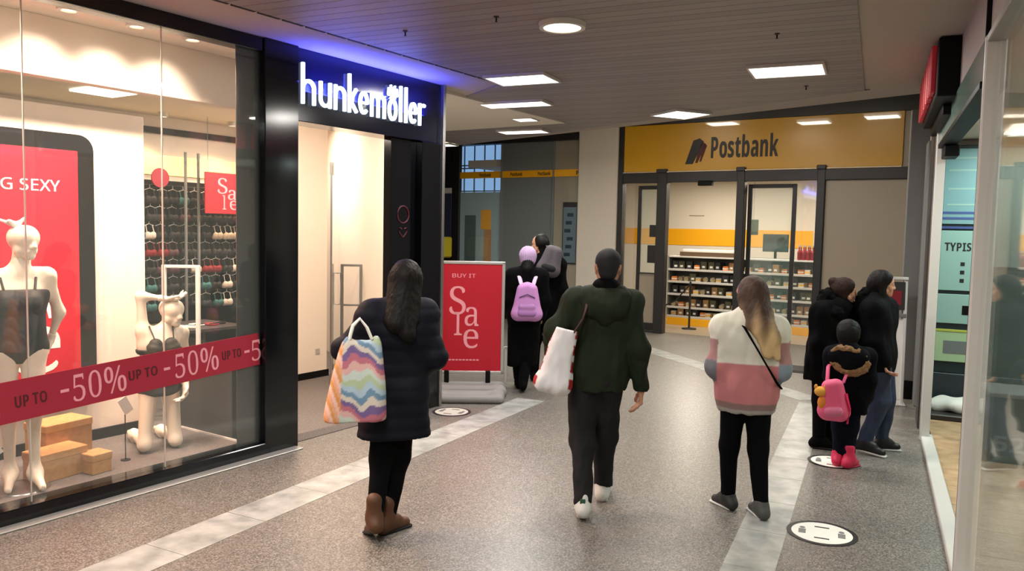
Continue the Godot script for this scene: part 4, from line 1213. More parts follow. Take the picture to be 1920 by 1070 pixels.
	part(d, "board_edge", MB.new().span(Vector3(0.04, 0.88, -0.01), Vector3(0.5, 0.905, 0.006), 0.002), mt("edge_yellow", Color(0.7, 0.72, 0.3), 0.4))
	for y in [2.25, 2.42, 2.62, 2.75]:
		part(d, "print", MB.new().span(Vector3(0.08, y, 0.0), Vector3(0.4 + 0.03 * sin(y * 20.0), y + 0.02, 0.002)), M.mint)
	for y in [2.0, 2.1, 2.16]:
		part(d, "stripe", MB.new().span(Vector3(0.04, y, 0.0), Vector3(0.5, y + 0.025, 0.003)), mt("stripe_blue", Color(0.25, 0.32, 0.55), 0.4))
	letters(d, "lettering", "TYPISCH", 0.08, 1.76, 0.38, 0.09, 0.0, 0.003, M.anthracite, false, true)
	for k in 3:
		part(d, "print", MB.new().span(Vector3(0.24, 1.42 + 0.09 * k, 0.0), Vector3(0.28, 1.46 + 0.09 * k, 0.003)), M.anthracite)
	part(d, "print", MB.new().span(Vector3(0.28, 1.07, 0.0), Vector3(0.38, 1.17, 0.003)), M.black)
	part(d, "print", MB.new().span(Vector3(0.12, 0.64, 0.0), Vector3(0.4, 0.78, 0.003)), M.foil)
	var cu := nets([[Vector3(0.1, 0.08, 0.25), Vector3(1.25, 0.1, 0.2), 0.1, 0.09], [Vector3(0.3, 0.1, 0.32), Vector3(0.8, 0.06, 0.36), 0.09, 0.09], [Vector3(0.15, 0.14, 0.2), Vector3(0.9, 0.16, 0.2), 0.06, 0.07]], 0.025, 0.03, 0.004, 9.0, null, func(p, _n): return 0.016 * sin(p.x * 23.0 + p.z * 9.0) * sin(p.z * 19.0 + p.y * 15.0 - p.x * 7.0))
	var cs := solo("cushion", MB.new().put(cu), M.paper, d.transform * Transform3D(Basis.from_scale(Vector3(1, 0.75, 1)), Vector3(-0.02, 0.05, 0.02)), "soft white crumpled cushion lying at the foot of the display boards", "cushion")
	var ru := solo("plinth", MB.new().span(Vector3(0.0, 0, 0.02), Vector3(1.5, 0.06, 0.55), 0.01), M.dark_panel, d.transform, "low dark plinth under the white cushion in the right shop", "plinth")
	# low dark bench behind the large pane, with pale figures near its foot
	var c := thing("shop_bench", "low dark grey bench with pale figures 52 behind the large right pane", "bench", RF * Transform3D(Basis(Vector3.UP, PI / 2), Vector3(-7.75, 0.013, -0.95)))
	part(c, "body", MB.new().span(Vector3(0, 0, -0.5), Vector3(1.6, 0.56, 0.0), 0.01), M.dark_panel)
	part(c, "top", MB.new().span(Vector3(-0.02, 0.56, -0.52), Vector3(1.62, 0.6, 0.02), 0.008), M.grey)
	letters(c, "numerals", "52", 0.03, 0.1, 0.24, 0.13, 0.0, 0.004, M.foil, false, true)
	# sign box on the fascia
	var s := thing("box_sign", "projecting black sign box with red lettering panel on the right shop fascia", "sign", at(RF, -7.7, 2.95, -0.5))
	part(s, "case", MB.new().span(Vector3(-0.95, 0.0, 0.0), Vector3(1.0, 0.43, 0.15), 0.008), M.black)
	part(s, "mount", MB.new().span(Vector3(-0.9, -0.08, 0.0), Vector3(0.6, 0.0, 0.08), 0.006), M.black)
	for k in 6:
		part(s, "letter", MB.new().span(Vector3(-0.9 + 0.31 * k, 0.05, 0.15), Vector3(-0.68 + 0.31 * k, 0.4, 0.19), 0.008), M.red_glow)
	# leaning white poster stand before the bank panel
	var p := thing("display_stand", "white leaning display stand with a dark red screen beside the bank panel", "stand", Transform3D(Basis(Vector3.UP, -0.35), (R * 10.0 + Q * 0.22)))
	var lean := Basis(Vector3.RIGHT, -0.1)
	for x in [-0.12, 0.12]:
		part(p, "rail", MB.new().box(Vector3(x, 0.72, 0), Vector3(0.035, 1.44, 0.03), 0.006, lean), M.white_metal)
	part(p, "panel", MB.new().box(Vector3(0, 0.52, 0), Vector3(0.22, 0.92, 0.015), 0.003, lean), M.paper)
	part(p, "shelf", MB.new().box(Vector3(0, 1.02, -0.02), Vector3(0.26, 0.04, 0.05), 0.005, lean), M.grey)
	part(p, "screen", MB.new().box(Vector3(0, 1.24, -0.035), Vector3(0.22, 0.32, 0.02), 0.004, lean), M.dark_panel)
	part(p, "screen_print", MB.new().box(Vector3(0, 1.22, -0.021), Vector3(0.15, 0.16, 0.004), 0.001, lean), mt("screen_red", Color(0.5, 0.1, 0.14), 0.4))
	part(p, "top_rail", MB.new().box(Vector3(0, 1.44, -0.05), Vector3(0.28, 0.035, 0.03), 0.005, lean), M.white_metal)
	part(p, "foot", MB.new().span(Vector3(-0.16, 0.0, -0.16), Vector3(0.16, 0.02, 0.12), 0.005), M.white_metal)


func stickers() -> void:
	var mat := thing("door_mat", "dark rubbed floor mat lying left of the woman in the bulky black coat", "door mat", Transform3D(Basis(Vector3.UP, -0.55), Vector3(3.9, 0.0, -11.3)))
	part(mat, "pile", MB.new().span(Vector3(-0.45, 0.003, -0.25), Vector3(0.45, 0.02, 0.25), 0.006), M.black)
	part(mat, "edging", MB.new().span(Vector3(-0.48, 0.003, -0.28), Vector3(0.48, 0.012, 0.28), 0.004), M.anthracite)
	var list := [[Vector3(2.02, 0, -4.96), 0.215, "round white floor sticker with a thick black ring, nearest the viewer at right", 0], [Vector3(2.74, 0, -6.58), 0.2, "round white floor sticker with dark ring under the child's pink shoes", 0], [Vector3(-0.6, 0, -8.12), 0.2, "round pale floor sticker in front of the red Sale stand", 1]]
	for s in list:
		var o := thing("floor_sticker", s[2], "floor sticker", Transform3D(Basis(Vector3.UP, -0.38), s[0] + Vector3(0, 0.0027, 0)), "distance stickers on the floor")
		var rr: float = s[1]
		part(o, "ring", MB.new().lathe([Vector2(rr, 0.0), Vector2(rr, 0.0015), Vector2(rr * 0.86, 0.0016), Vector2(rr * 0.86, 0.0)], 40), M.ink if s[3] == 0 else M.dark_panel)
		part(o, "disc", MB.new().lathe([Vector2(rr * 0.86, 0.0), Vector2(rr * 0.86, 0.0014), Vector2(0.0, 0.0014)], 40), M.paper if s[3] == 0 else M.cream)
		for e in [-1.0, 1.0]:   # two little figures and arrows between them
			var m := MB.new()
			m.span(Vector3(e * rr * 0.55 - 0.022, 0.0014, -0.03), Vector3(e * rr * 0.55 + 0.022, 0.0022, 0.05), 0.0)
			part(o, "figure", m, M.grey)
			part(o, "figure_head", MB.new().lathe([Vector2(0.018, 0.0014), Vector2(0.018, 0.0022), Vector2(0, 0.0022)], 12, Vector3(e * rr * 0.55, 0, -0.055)), M.grey)
			part(o, "arrow", MB.new().span(Vector3(-0.045, 0.0014, e * 0.1 - 0.009), Vector3(0.045, 0.0022, e * 0.1 + 0.009)), M.anthracite)


var head_shape := []
var smooth_head := []
var hand_shape := []
const SKIN := Color(0.74, 0.54, 0.44)


func shapes() -> void:
	var hb := [
		[Vector3(0, 0.03, 0.025), Vector3(0, 0.035, -0.025), 0.082, 0.076], [Vector3(0, 0.0, -0.03), Vector3(0, -0.075, -0.052), 0.062, 0.034],
		[Vector3(-0.035, -0.05, -0.02), Vector3(0.035, -0.05, -0.02), 0.036, 0.036], [Vector3(0, -0.04, 0.02), Vector3(0, -0.17, 0.04), 0.05, 0.056],
	]
	var face := [
		[Vector3(0, 0.012, -0.092), Vector3(0, -0.026, -0.108), 0.008, 0.0115], [Vector3(-0.012, -0.03, -0.096), Vector3(0.012, -0.03, -0.096), 0.008, 0.008],
		[Vector3(-0.02, -0.058, -0.084), Vector3(0.02, -0.058, -0.084), 0.007, 0.007], [Vector3(-0.016, -0.066, -0.083), Vector3(0.016, -0.066, -0.083), 0.007, 0.007],
		[Vector3(-0.045, 0.022, -0.078), Vector3(0.045, 0.022, -0.078), 0.012, 0.012], [Vector3(0, -0.09, -0.078), Vector3(0, -0.092, -0.076), 0.014, 0.014],
		[Vector3(0.079, 0.012, 0.004), Vector3(0.076, -0.03, -0.004), 0.012, 0.009, Vector3.RIGHT, 1.6], [Vector3(-0.079, 0.012, 0.004), Vector3(-0.076, -0.03, -0.004), 0.012, 0.009, Vector3.RIGHT, 1.6],
		[Vector3(0.045, -0.02, -0.06), Vector3(0.04, -0.03, -0.065), 0.02, 0.02], [Vector3(-0.045, -0.02, -0.06), Vector3(-0.04, -0.03, -0.065), 0.02, 0.02],
	]
	var tint := func(p: Vector3) -> Color:
		if p.z < -0.055:
			var x := absf(p.x)
			if Vector2(x - 0.032, (p.y - 0.0) * 1.5).length() < 0.011:
				return Color(0.16, 0.11, 0.09)
			if absf(p.y - 0.026) < 0.006 and x > 0.014 and x < 0.052:
				return Color(0.25, 0.17, 0.12)
			if Vector2(p.x * 0.45, p.y + 0.062).length() < 0.011:
				return Color(0.68, 0.36, 0.34)
		return SKIN
	head_shape = nets(hb + face, 0.0055, 0.007, -99, 99, tint)
	smooth_head = nets(hb + [face[0], face[1], face[2], face[5]], 0.0065, 0.009)
	var h := [[Vector3(0, 0.03, 0), Vector3(0, -0.01, 0), 0.026, 0.025], [Vector3(0, -0.015, -0.012), Vector3(-0.002, -0.085, -0.024), 0.021, 0.014, Vector3.RIGHT, 1.35], [Vector3(0, -0.015, 0.012), Vector3(-0.002, -0.08, 0.026), 0.021, 0.014, Vector3.RIGHT, 1.35], [Vector3(0, -0.04, 0), Vector3(-0.002, -0.085, 0.0), 0.018, 0.015, Vector3.RIGHT, 1.35]]
	var L := [0.075, 0.085, 0.078, 0.06]
	for i in 4:
		var z := -0.034 + 0.022 * i
		var b := Vector3(-0.002, -0.088 + 0.004 * absf(i - 1.3), z)
		var l: float = L[i]
		var m := b + Vector3(-0.016 - 0.004 * i, -0.42 * l, 0.001 * (i - 1))
		var e := m + Vector3(-0.022 - 0.003 * i, -0.3 * l, 0)
		var t := e + Vector3(-0.02, -0.14 * l, 0)
		h.append_array([[b, m, 0.0092, 0.0085], [m, e, 0.0085, 0.008], [e, t, 0.008, 0.0068]])
	h.append_array([[Vector3(-0.004, -0.03, -0.025), Vector3(-0.018, -0.06, -0.052), 0.014, 0.0115], [Vector3(-0.018, -0.06, -0.052), Vector3(-0.03, -0.09, -0.056), 0.0105, 0.0095], [Vector3(-0.03, -0.09, -0.056), Vector3(-0.036, -0.108, -0.053), 0.0095, 0.0075]])
	hand_shape = nets(h, 0.0045, 0.0045)


func joints(s: float, over: Dictionary) -> Dictionary:
	var J := {
		"head": Vector3(0, 1.575, -0.02), "neck": Vector3(0, 1.43, 0.015), "chest": Vector3(0, 1.27, 0.0), "waist": Vector3(0, 1.07, -0.01), "hip": Vector3(0, 0.93, 0),
		"shL": Vector3(-0.165, 1.385, 0.01), "shR": Vector3(0.165, 1.385, 0.01), "elL": Vector3(-0.22, 1.1, 0.03), "elR": Vector3(0.22, 1.1, 0.03), "wrL": Vector3(-0.23, 0.86, -0.05), "wrR": Vector3(0.23, 0.86, -0.05),
		"hpL": Vector3(-0.085, 0.9, 0), "hpR": Vector3(0.085, 0.9, 0), "knL": Vector3(-0.09, 0.49, -0.02), "knR": Vector3(0.09, 0.49, -0.02), "anL": Vector3(-0.09, 0.09, 0.02), "anR": Vector3(0.09, 0.09, 0.02), "toL": Vector3(-0.11, 0.03, -0.13), "toR": Vector3(0.11, 0.03, -0.13),
	}
	for k in J:
		J[k] *= s
	J.merge(over, true)
	J["s"] = s
	J["turn"] = 0.0
	return J


func torso(J: Dictionary, off: float, wide := 1.0) -> Array:
	var s: float = J.s
	var x: Vector3 = ((J.shR - J.shL) * Vector3(1, 0, 1)).normalized()
	var hx: Vector3 = ((J.hpR - J.hpL) * Vector3(1, 0, 1)).normalized()
	var z := x.cross(Vector3.UP)
	var o := [[J.chest - x * 0.065 * s * wide, J.chest + x * 0.065 * s * wide, 0.105 * s + off, 0.105 * s + off, z, 1.25]]
	for e in [-1.0, 1.0]:
		var c: Vector3 = J.chest + x * e * 0.068 * s * wide
		var w: Vector3 = J.waist + x * e * 0.05 * s * wide
		var h: Vector3 = J.hip + hx * e * 0.07 * s * wide
		o.append([c, w, 0.1 * s + off, 0.088 * s + off, z, 1.25])
		o.append([w, h, 0.088 * s + off, 0.1 * s + off, z, 1.2])
		o.append([J.shL if e < 0 else J.shR, J.neck - Vector3(0, 0.03, 0) * s, 0.05 * s + off, 0.055 * s + off])
		o.append([J.shL if e < 0 else J.shR, c, 0.055 * s + off, 0.085 * s + off])
	return o


func arm(J: Dictionary, e: String, off: float, upto := 1.0) -> Array:
	var s: float = J.s
	var wr: Vector3 = (J["el" + e] as Vector3).lerp(J["wr" + e], upto)
	return [[J["sh" + e], J["el" + e], 0.05 * s + off, 0.038 * s + off], [J["el" + e], wr, 0.038 * s + off, 0.026 * s + off]]


func leg(J: Dictionary, e: String, off: float) -> Array:
	var s: float = J.s
	return [[J["hp" + e], J["kn" + e], 0.083 * s + off, 0.055 * s + off], [J["kn" + e], J["an" + e], 0.053 * s + off, 0.036 * s + off]]


func skin(o: Node3D, J: Dictionary, yaw := 0.0, nod := 0.0, bare := false, m: Material = null, hands := true, tilt := 0.0) -> void:
	var s: float = J.s
	var b := torso(J, -0.012)
	for e in ["L", "R"]:
		b += arm(J, e, -0.006) + leg(J, e, -0.008)
		b.append([J["an" + e], J["to" + e], 0.034 * s, 0.024 * s])
		b.append([J["an" + e], J["an" + e] - Vector3(0, 0.045, 0) * s - ((J["to" + e] - J["an" + e]) * Vector3(1, 0, 1)).normalized() * 0.03 * s, 0.034 * s, 0.026 * s])
	b.append([J.neck - Vector3(0, 0.05, 0) * s, J.head - Vector3(0, 0.06, -0.02) * s, 0.058 * s, 0.05 * s])
	var f := nets(b, 0.016 * minf(s, 1.0), 0.018 * s)
	if not bare:
		var c := PackedColorArray()
		c.resize(f[0].size())
		c.fill(SKIN.srgb_to_linear())
		f.append(c)
	var mesh := MB.new().put(f)
	var hs := s if s > 0.8 else s * 1.22
	mesh.put(smooth_head if bare else head_shape, Transform3D(Basis(Vector3.UP, yaw) * Basis(Vector3.RIGHT, nod) * Basis(Vector3.BACK, tilt) * Basis.from_scale(Vector3.ONE * hs), J.head))
	if hands:
		for e in ["L", "R"]:
			var y: Vector3 = (J["el" + e] - J["wr" + e]).normalized()
			var ref := Vector3(0, 0, 1) if absf(y.z) < 0.8 else Vector3(0, -1, 0)
			var x := y.cross(ref).normalized()
			var z := x.cross(y)
			var hb := Basis(x, y, z)
			if e == "L":
				hb = Basis(-x, y, z)
			var hm := hand_shape.duplicate()
			if not bare:
				var hc := PackedColorArray()
				hc.resize(hm[0].size())
				hc.fill(SKIN.srgb_to_linear())
				hm.append(hc)
			mesh.put(hm, Transform3D(hb * Basis.from_scale(Vector3.ONE * s), J["wr" + e]))
	part(o, "body", mesh, m if m else M.skin)


func cloth(o: Node3D, called: String, bones: Array, cell: float, k: float, m: Material, ymin := -99.0, ymax := 99.0, push = null, tint = null, label := "") -> void:
	part(o, called, MB.new().put(nets(bones, cell, k, ymin, ymax, tint, push)), m, Transform3D(), label)


func folds(amp: float, fr: float, seed_: int, stretch := Vector3(1, 0.45, 1)) -> Callable:
	var n := FastNoiseLite.new()
	n.seed = seed_
	n.frequency = fr
	n.fractal_octaves = 2
	return func(p: Vector3, _n: Vector3) -> float: return amp * n.get_noise_3dv(p * stretch)


func shoe(o: Node3D, an: Vector3, to: Vector3, upper: Material, sole: Material, s := 1.0, high := 0.0, called := "shoe") -> void:
	var d := (to - an) * Vector3(1, 0, 1)
	d = d.normalized()
	var drop := an.y - 0.09 * s
	var heel := an - d * 0.045 * s
	heel.y = 0.045 * s + drop
	var tip := to
	tip.y = maxf(to.y, 0.035 * s)
	var n := part(o, called, MB.new().put(nets([[an, heel, 0.045 * s, 0.04 * s], [heel, tip, 0.038 * s, 0.034 * s], [an - Vector3(0, 0.01, 0), an.lerp(tip, 0.5) + Vector3(0, 0.01, 0) * s, 0.042 * s, 0.034 * s], [an, an + Vector3(0, 0.02 + high, 0), 0.045 * s, (0.046 + high * 0.04) * s]], 0.009, 0.012)), upper)
	var low := heel - Vector3(0, 0.036, 0) * s
	var tl := tip - Vector3(0, 0.026, 0) * s + d * 0.03 * s
	var dir := (tl - low)
	var len_ := dir.length() + 0.02 * s
	part(n, "sole", MB.new().box(low.lerp(tl, 0.5), Vector3(0.074 * s, 0.022 * s, len_), 0.009 * s, Basis.looking_at(dir.normalized(), Vector3.UP)), sole)


func facing(p: Vector3) -> Transform3D:   # local z runs from the figure back towards the viewer's side
	var z := Vector3(-p.x, 0, -p.z).normalized()
	return Transform3D(Basis(Vector3.UP.cross(z), Vector3.UP, z), p)


func person(label: String, p: Vector3) -> Node3D:
	return thing("person", label, "person", facing(p))


func strands(amp: float, seed_: int) -> Callable:
	return folds(amp * 0.35, 26.0, seed_, Vector3(2.6, 0.1, 2.6))


func walker_navy() -> void:
	var o := person("woman in a long navy padded coat with loose dark hair and brown boots, walking away", Vector3(-0.74, 0, -4.85))
	var J := joints(0.985, {"head": Vector3(0.09, 1.57, -0.04), "neck": Vector3(0.06, 1.42, 0.01), "chest": Vector3(0.05, 1.25, 0), "waist": Vector3(0.035, 1.05, 0), "hip": Vector3(0.02, 0.9, 0),
		"shL": Vector3(-0.11, 1.36, 0.03), "shR": Vector3(0.2, 1.36, -0.02), "elL": Vector3(-0.285, 1.15, 0.03), "wrL": Vector3(-0.2, 1.12, -0.17), "elR": Vector3(0.28, 1.1, 0.02), "wrR": Vector3(0.2, 0.96, -0.17),
		"hpL": Vector3(-0.05, 0.88, 0), "hpR": Vector3(0.08, 0.88, 0), "knL": Vector3(-0.05, 0.48, 0.02), "knR": Vector3(0.06, 0.46, -0.06), "anL": Vector3(-0.09, 0.15, 0.15), "toL": Vector3(-0.12, 0.035, 0.05), "anR": Vector3(-0.01, 0.09, 0.03), "toR": Vector3(0.1, 0.035, -0.06)})
	skin(o, J, -0.95)
	var quilt := func(p: Vector3, _n: Vector3) -> float: return 0.005 * absf(sin(p.y * 38.0)) - 0.002 + 0.006 * sin(p.x * 21.0 + p.y * 13.0) * sin(p.z * 17.0 - p.y * 9.0)
	var b := torso(J, 0.035) + arm(J, "L", 0.026, 0.95) + arm(J, "R", 0.026, 0.95)
	b += [[Vector3(-0.05, 0.9, 0), Vector3(-0.085, 0.6, 0.03), 0.125, 0.12], [Vector3(0.1, 0.9, 0), Vector3(0.13, 0.6, 0.0), 0.13, 0.12], [Vector3(0.02, 0.85, 0), Vector3(0.02, 0.6, 0), 0.14, 0.16, Vector3.BACK, 1.15], [J.neck + Vector3(0, -0.01, 0.01), J.neck + Vector3(0.0, 0.02, 0.01), 0.085, 0.08]]
	cloth(o, "coat", b, 0.012, 0.018, mt("navy_coat", Color(0.05, 0.055, 0.1), 0.7, 0.0, 0.3), 0.61, 99, quilt)
	cloth(o, "trousers", leg(J, "L", 0.014) + leg(J, "R", 0.014), 0.012, 0.014, M.black_cloth, 0.1, 99, folds(0.008, 7.0, 3))
	for e in ["L", "R"]:
		shoe(o, J["an" + e], J["to" + e], mt("boot_brown", Color(0.33, 0.2, 0.11), 0.6), M.sole_dark, 0.98, 0.08, "boot")
	# long dark hair over shoulders and back
	cloth(o, "hair", [[J.head + Vector3(0, 0.045, 0.01), J.head + Vector3(-0.01, 0.03, 0.04), 0.092, 0.092], [J.head + Vector3(-0.03, 0, 0.05), Vector3(0.03, 1.32, 0.13), 0.075, 0.06], [J.head + Vector3(0.0, 0.0, 0.06), Vector3(0.1, 1.26, 0.14), 0.06, 0.05], [J.head + Vector3(-0.05, 0.0, 0.0), Vector3(-0.01, 1.34, 0.1), 0.05, 0.045], [J.head + Vector3(0.05, 0.02, 0.04), Vector3(0.14, 1.34, 0.09), 0.05, 0.03]], 0.009, 0.012, mt("hair_dark", Color(0.06, 0.042, 0.038), 0.6, 0.0, 0.3), -99, 99, strands(0.012, 8))
	# tote bag: woven zigzag pattern in many colours
	var bt := thing("tote_bag", "large tote bag with multicoloured wavy zigzag pattern hanging from the navy coated woman's arm", "bag", facing(Vector3(-0.74, 0, -4.85)) * Transform3D(Basis(Vector3.UP, 0.15), Vector3(-0.2, 0.765, 0.235)))
	var cols := [Color(0.84, 0.66, 0.64), Color(0.66, 0.74, 0.8), Color(0.45, 0.36, 0.55), Color(0.76, 0.8, 0.77), Color(0.42, 0.54, 0.64), Color(0.72, 0.42, 0.48), Color(0.68, 0.74, 0.6), Color(0.82, 0.77, 0.72)]
	var tint := func(p: Vector3) -> Color:
		if p.x < -0.075 - 0.05 * (0.5 - p.y):
			return [Color(0.86, 0.62, 0.5), Color(0.9, 0.72, 0.66), Color(0.82, 0.55, 0.3)][int(floor((p.y * 0.6 + p.x * 1.8) * 30.0 + 60.0)) % 3]
		var q := p.y + 0.028 * sin(p.x * 26.0 + p.y * 11.0) + 0.012 * sin(p.x * 61.0) + 0.3 * p.x
		return cols[(int(floor(q * 27.0)) * 5 + 40) % 8]
	var m := MB.new()
	var rings := 16
	var prof := []
	for i in rings:
		var t := float(i) / (rings - 1)
		prof.append([Vector3(lerpf(-0.15, -0.05, t), 0.48 * t, 0.0), Vector3(0.13, 0.48 * t, 0.0), lerpf(0.085, 0.03, t * t)])
	var fld := []
	for i in rings - 1:
		for k in 2:
			fld.append([prof[i][k] * Vector3(0.88, 1, 1), prof[i + 1][k] * Vector3(0.88, 1, 1), maxf(prof[i][2] * 0.55, 0.018), maxf(prof[i + 1][2] * 0.55, 0.018)])
		fld.append([prof[i][0] * Vector3(0.8, 1, 1), prof[i][1] * Vector3(0.8, 1, 1), prof[i][2] * 0.7, prof[i][2] * 0.7])
	part(bt, "bag", MB.new().put(nets(fld, 0.009, 0.01, 0.0, 0.5, tint, folds(0.006, 6.0, 2))), vert("tote_print", 0.8))
	for z in [-0.02, 0.02]:
		part(bt, "handle", MB.new().tube([Vector3(-0.04, 0.48, z), Vector3(-0.02, 0.56, z), Vector3(0.02, 0.6, z * 0.6), Vector3(0.06, 0.55, z), Vector3(0.09, 0.48, z)], 0.009, 6), M.paper)


func walker_green() -> void:
	var P := Vector3(0.53, 0, -5.3)
	var o := person("man in a dark green hooded jacket and dark cap walking away, charcoal trousers, white trainers", P)
	var J := joints(1.04, {"head": Vector3(0.11, 1.655, -0.03), "neck": Vector3(0.1, 1.5, 0.01), "chest": Vector3(0.085, 1.32, 0), "waist": Vector3(0.07, 1.1, 0), "hip": Vector3(0.05, 0.95, 0),
		"shL": Vector3(-0.095, 1.42, 0.01), "shR": Vector3(0.255, 1.425, 0.01), "elL": Vector3(-0.235, 1.235, 0.05), "wrL": Vector3(-0.26, 1.06, -0.15), "elR": Vector3(0.335, 1.13, 0.05), "wrR": Vector3(0.355, 0.84, -0.03),
		"hpL": Vector3(-0.04, 0.92, 0), "hpR": Vector3(0.13, 0.92, 0), "knL": Vector3(-0.03, 0.48, -0.0), "knR": Vector3(0.125, 0.49, -0.15), "anL": Vector3(-0.015, 0.12, 0.17), "toL": Vector3(-0.03, 0.035, 0.02), "anR": Vector3(0.125, 0.09, -0.26), "toR": Vector3(0.15, 0.04, -0.42)})
	skin(o, J, 0.0, 0.0)
	var b := torso(J, 0.035, 1.12) + arm(J, "L", 0.026, 0.94) + arm(J, "R", 0.022, 0.95)
	b += [[Vector3(-0.025, 1.0, 0), Vector3(-0.04, 0.84, 0), 0.11, 0.105], [Vector3(0.13, 1.0, 0), Vector3(0.145, 0.84, 0), 0.115, 0.105], [Vector3(0.05, 1.0, 0), Vector3(0.05, 0.84, 0), 0.13, 0.14, Vector3.BACK, 1.1]]
	var green := mt("green_jacket", Color(0.115, 0.145, 0.09), 0.75, 0.0, 0.3)
	cloth(o, "jacket", b, 0.012, 0.018, green, 0.84, 99, folds(0.018, 7.5, 21))
	cloth(o, "hood", [[Vector3(0.0, 1.46, 0.07), Vector3(0.2, 1.46, 0.07), 0.075, 0.075], [Vector3(0.02, 1.4, 0.11), Vector3(0.18, 1.4, 0.11), 0.07, 0.07], [Vector3(0.1, 1.38, 0.11), Vector3(0.1, 1.33, 0.11), 0.07, 0.05], [Vector3(0.0, 1.49, -0.03), Vector3(0.0, 1.47, 0.06), 0.05, 0.06], [Vector3(0.2, 1.49, -0.03), Vector3(0.2, 1.47, 0.06), 0.05, 0.06]], 0.011, 0.02, green, -99, 99, folds(0.012, 8.0, 5))
	cloth(o, "collar", [[J.neck + Vector3(-0.03, 0.03, 0.03), J.neck + Vector3(0.03, 0.03, 0.03), 0.065, 0.065]], 0.012, 0.01, M.black_cloth)
	cloth(o, "trousers", leg(J, "L", 0.024) + leg(J, "R", 0.024) + [[Vector3(-0.0, 0.9, 0), Vector3(0.1, 0.9, 0), 0.1, 0.1]], 0.012, 0.016, M.charcoal_cloth, 0.1, 99, folds(0.014, 8.0, 31))
	cloth(o, "cap", [[J.head + Vector3(0, 0.05, 0.02), J.head + Vector3(0, 0.045, -0.02), 0.087, 0.082], [J.head + Vector3(0, 0.01, 0.045), J.head + Vector3(0, -0.025, 0.05), 0.07, 0.06]], 0.009, 0.01, mt("cap_navy", Color(0.045, 0.045, 0.07), 0.8))
	for e in ["L", "R"]:
		shoe(o, J["an" + e], J["to" + e], M.trainer_white, M.sole_white, 1.08, 0.0, "trainer")
	part(o, "heel_tab", MB.new().box(J.anL + Vector3(0.0, 0.0, 0.062), Vector3(0.036, 0.065, 0.016), 0.004, Basis(Vector3.RIGHT, -0.2)), mt("heel_green", Color(0.12, 0.3, 0.2), 0.6), Transform3D(), "green heel tab")
	# white bag under his left arm, hung from maroon straps
	var bag := thing("shopping_bag", "white puffy bag with red patterned edges hanging under the green jacketed man's left arm", "bag", facing(P) * Transform3D(Basis(Vector3.BACK, -0.22), Vector3(-0.25, 0.835, 0.16)))
	var tint := func(p: Vector3) -> Color:
		var edge := absf(p.x) / lerpf(0.12, 0.075, clampf(p.y / 0.42, 0, 1))
		if edge > 0.93 and sin(p.y * 60.0 + p.x * 20.0) > -0.4:
			return Color(0.62, 0.1, 0.12)
		return Color(0.88, 0.87, 0.88)
	part(bag, "bag", MB.new().put(nets([[Vector3(-0.05, 0.075, 0), Vector3(0.05, 0.07, 0), 0.075, 0.075], [Vector3(-0.05, 0.07, 0), Vector3(-0.03, 0.42, 0), 0.07, 0.035], [Vector3(0.05, 0.07, 0), Vector3(0.04, 0.42, 0), 0.075, 0.035], [Vector3(0, 0.1, 0), Vector3(0, 0.42, 0), 0.08, 0.04]], 0.009, 0.012, 0.0, 0.435, tint, folds(0.012, 9.0, 4))), vert("bag_white", 0.6))
	for z in [0.0, 0.035]:
		part(bag, "strap", MB.new().tube([Vector3(0.05, 0.41, -0.01 + z), Vector3(0.09, 0.53, 0.0 + z), Vector3(0.095, 0.62, -0.02 + z), Vector3(0.09, 0.655, -0.08 + z), Vector3(0.08, 0.6, -0.24 + z)], 0.012, 6, true, 0.5), mt("strap_maroon", Color(0.2, 0.06, 0.06), 0.6))


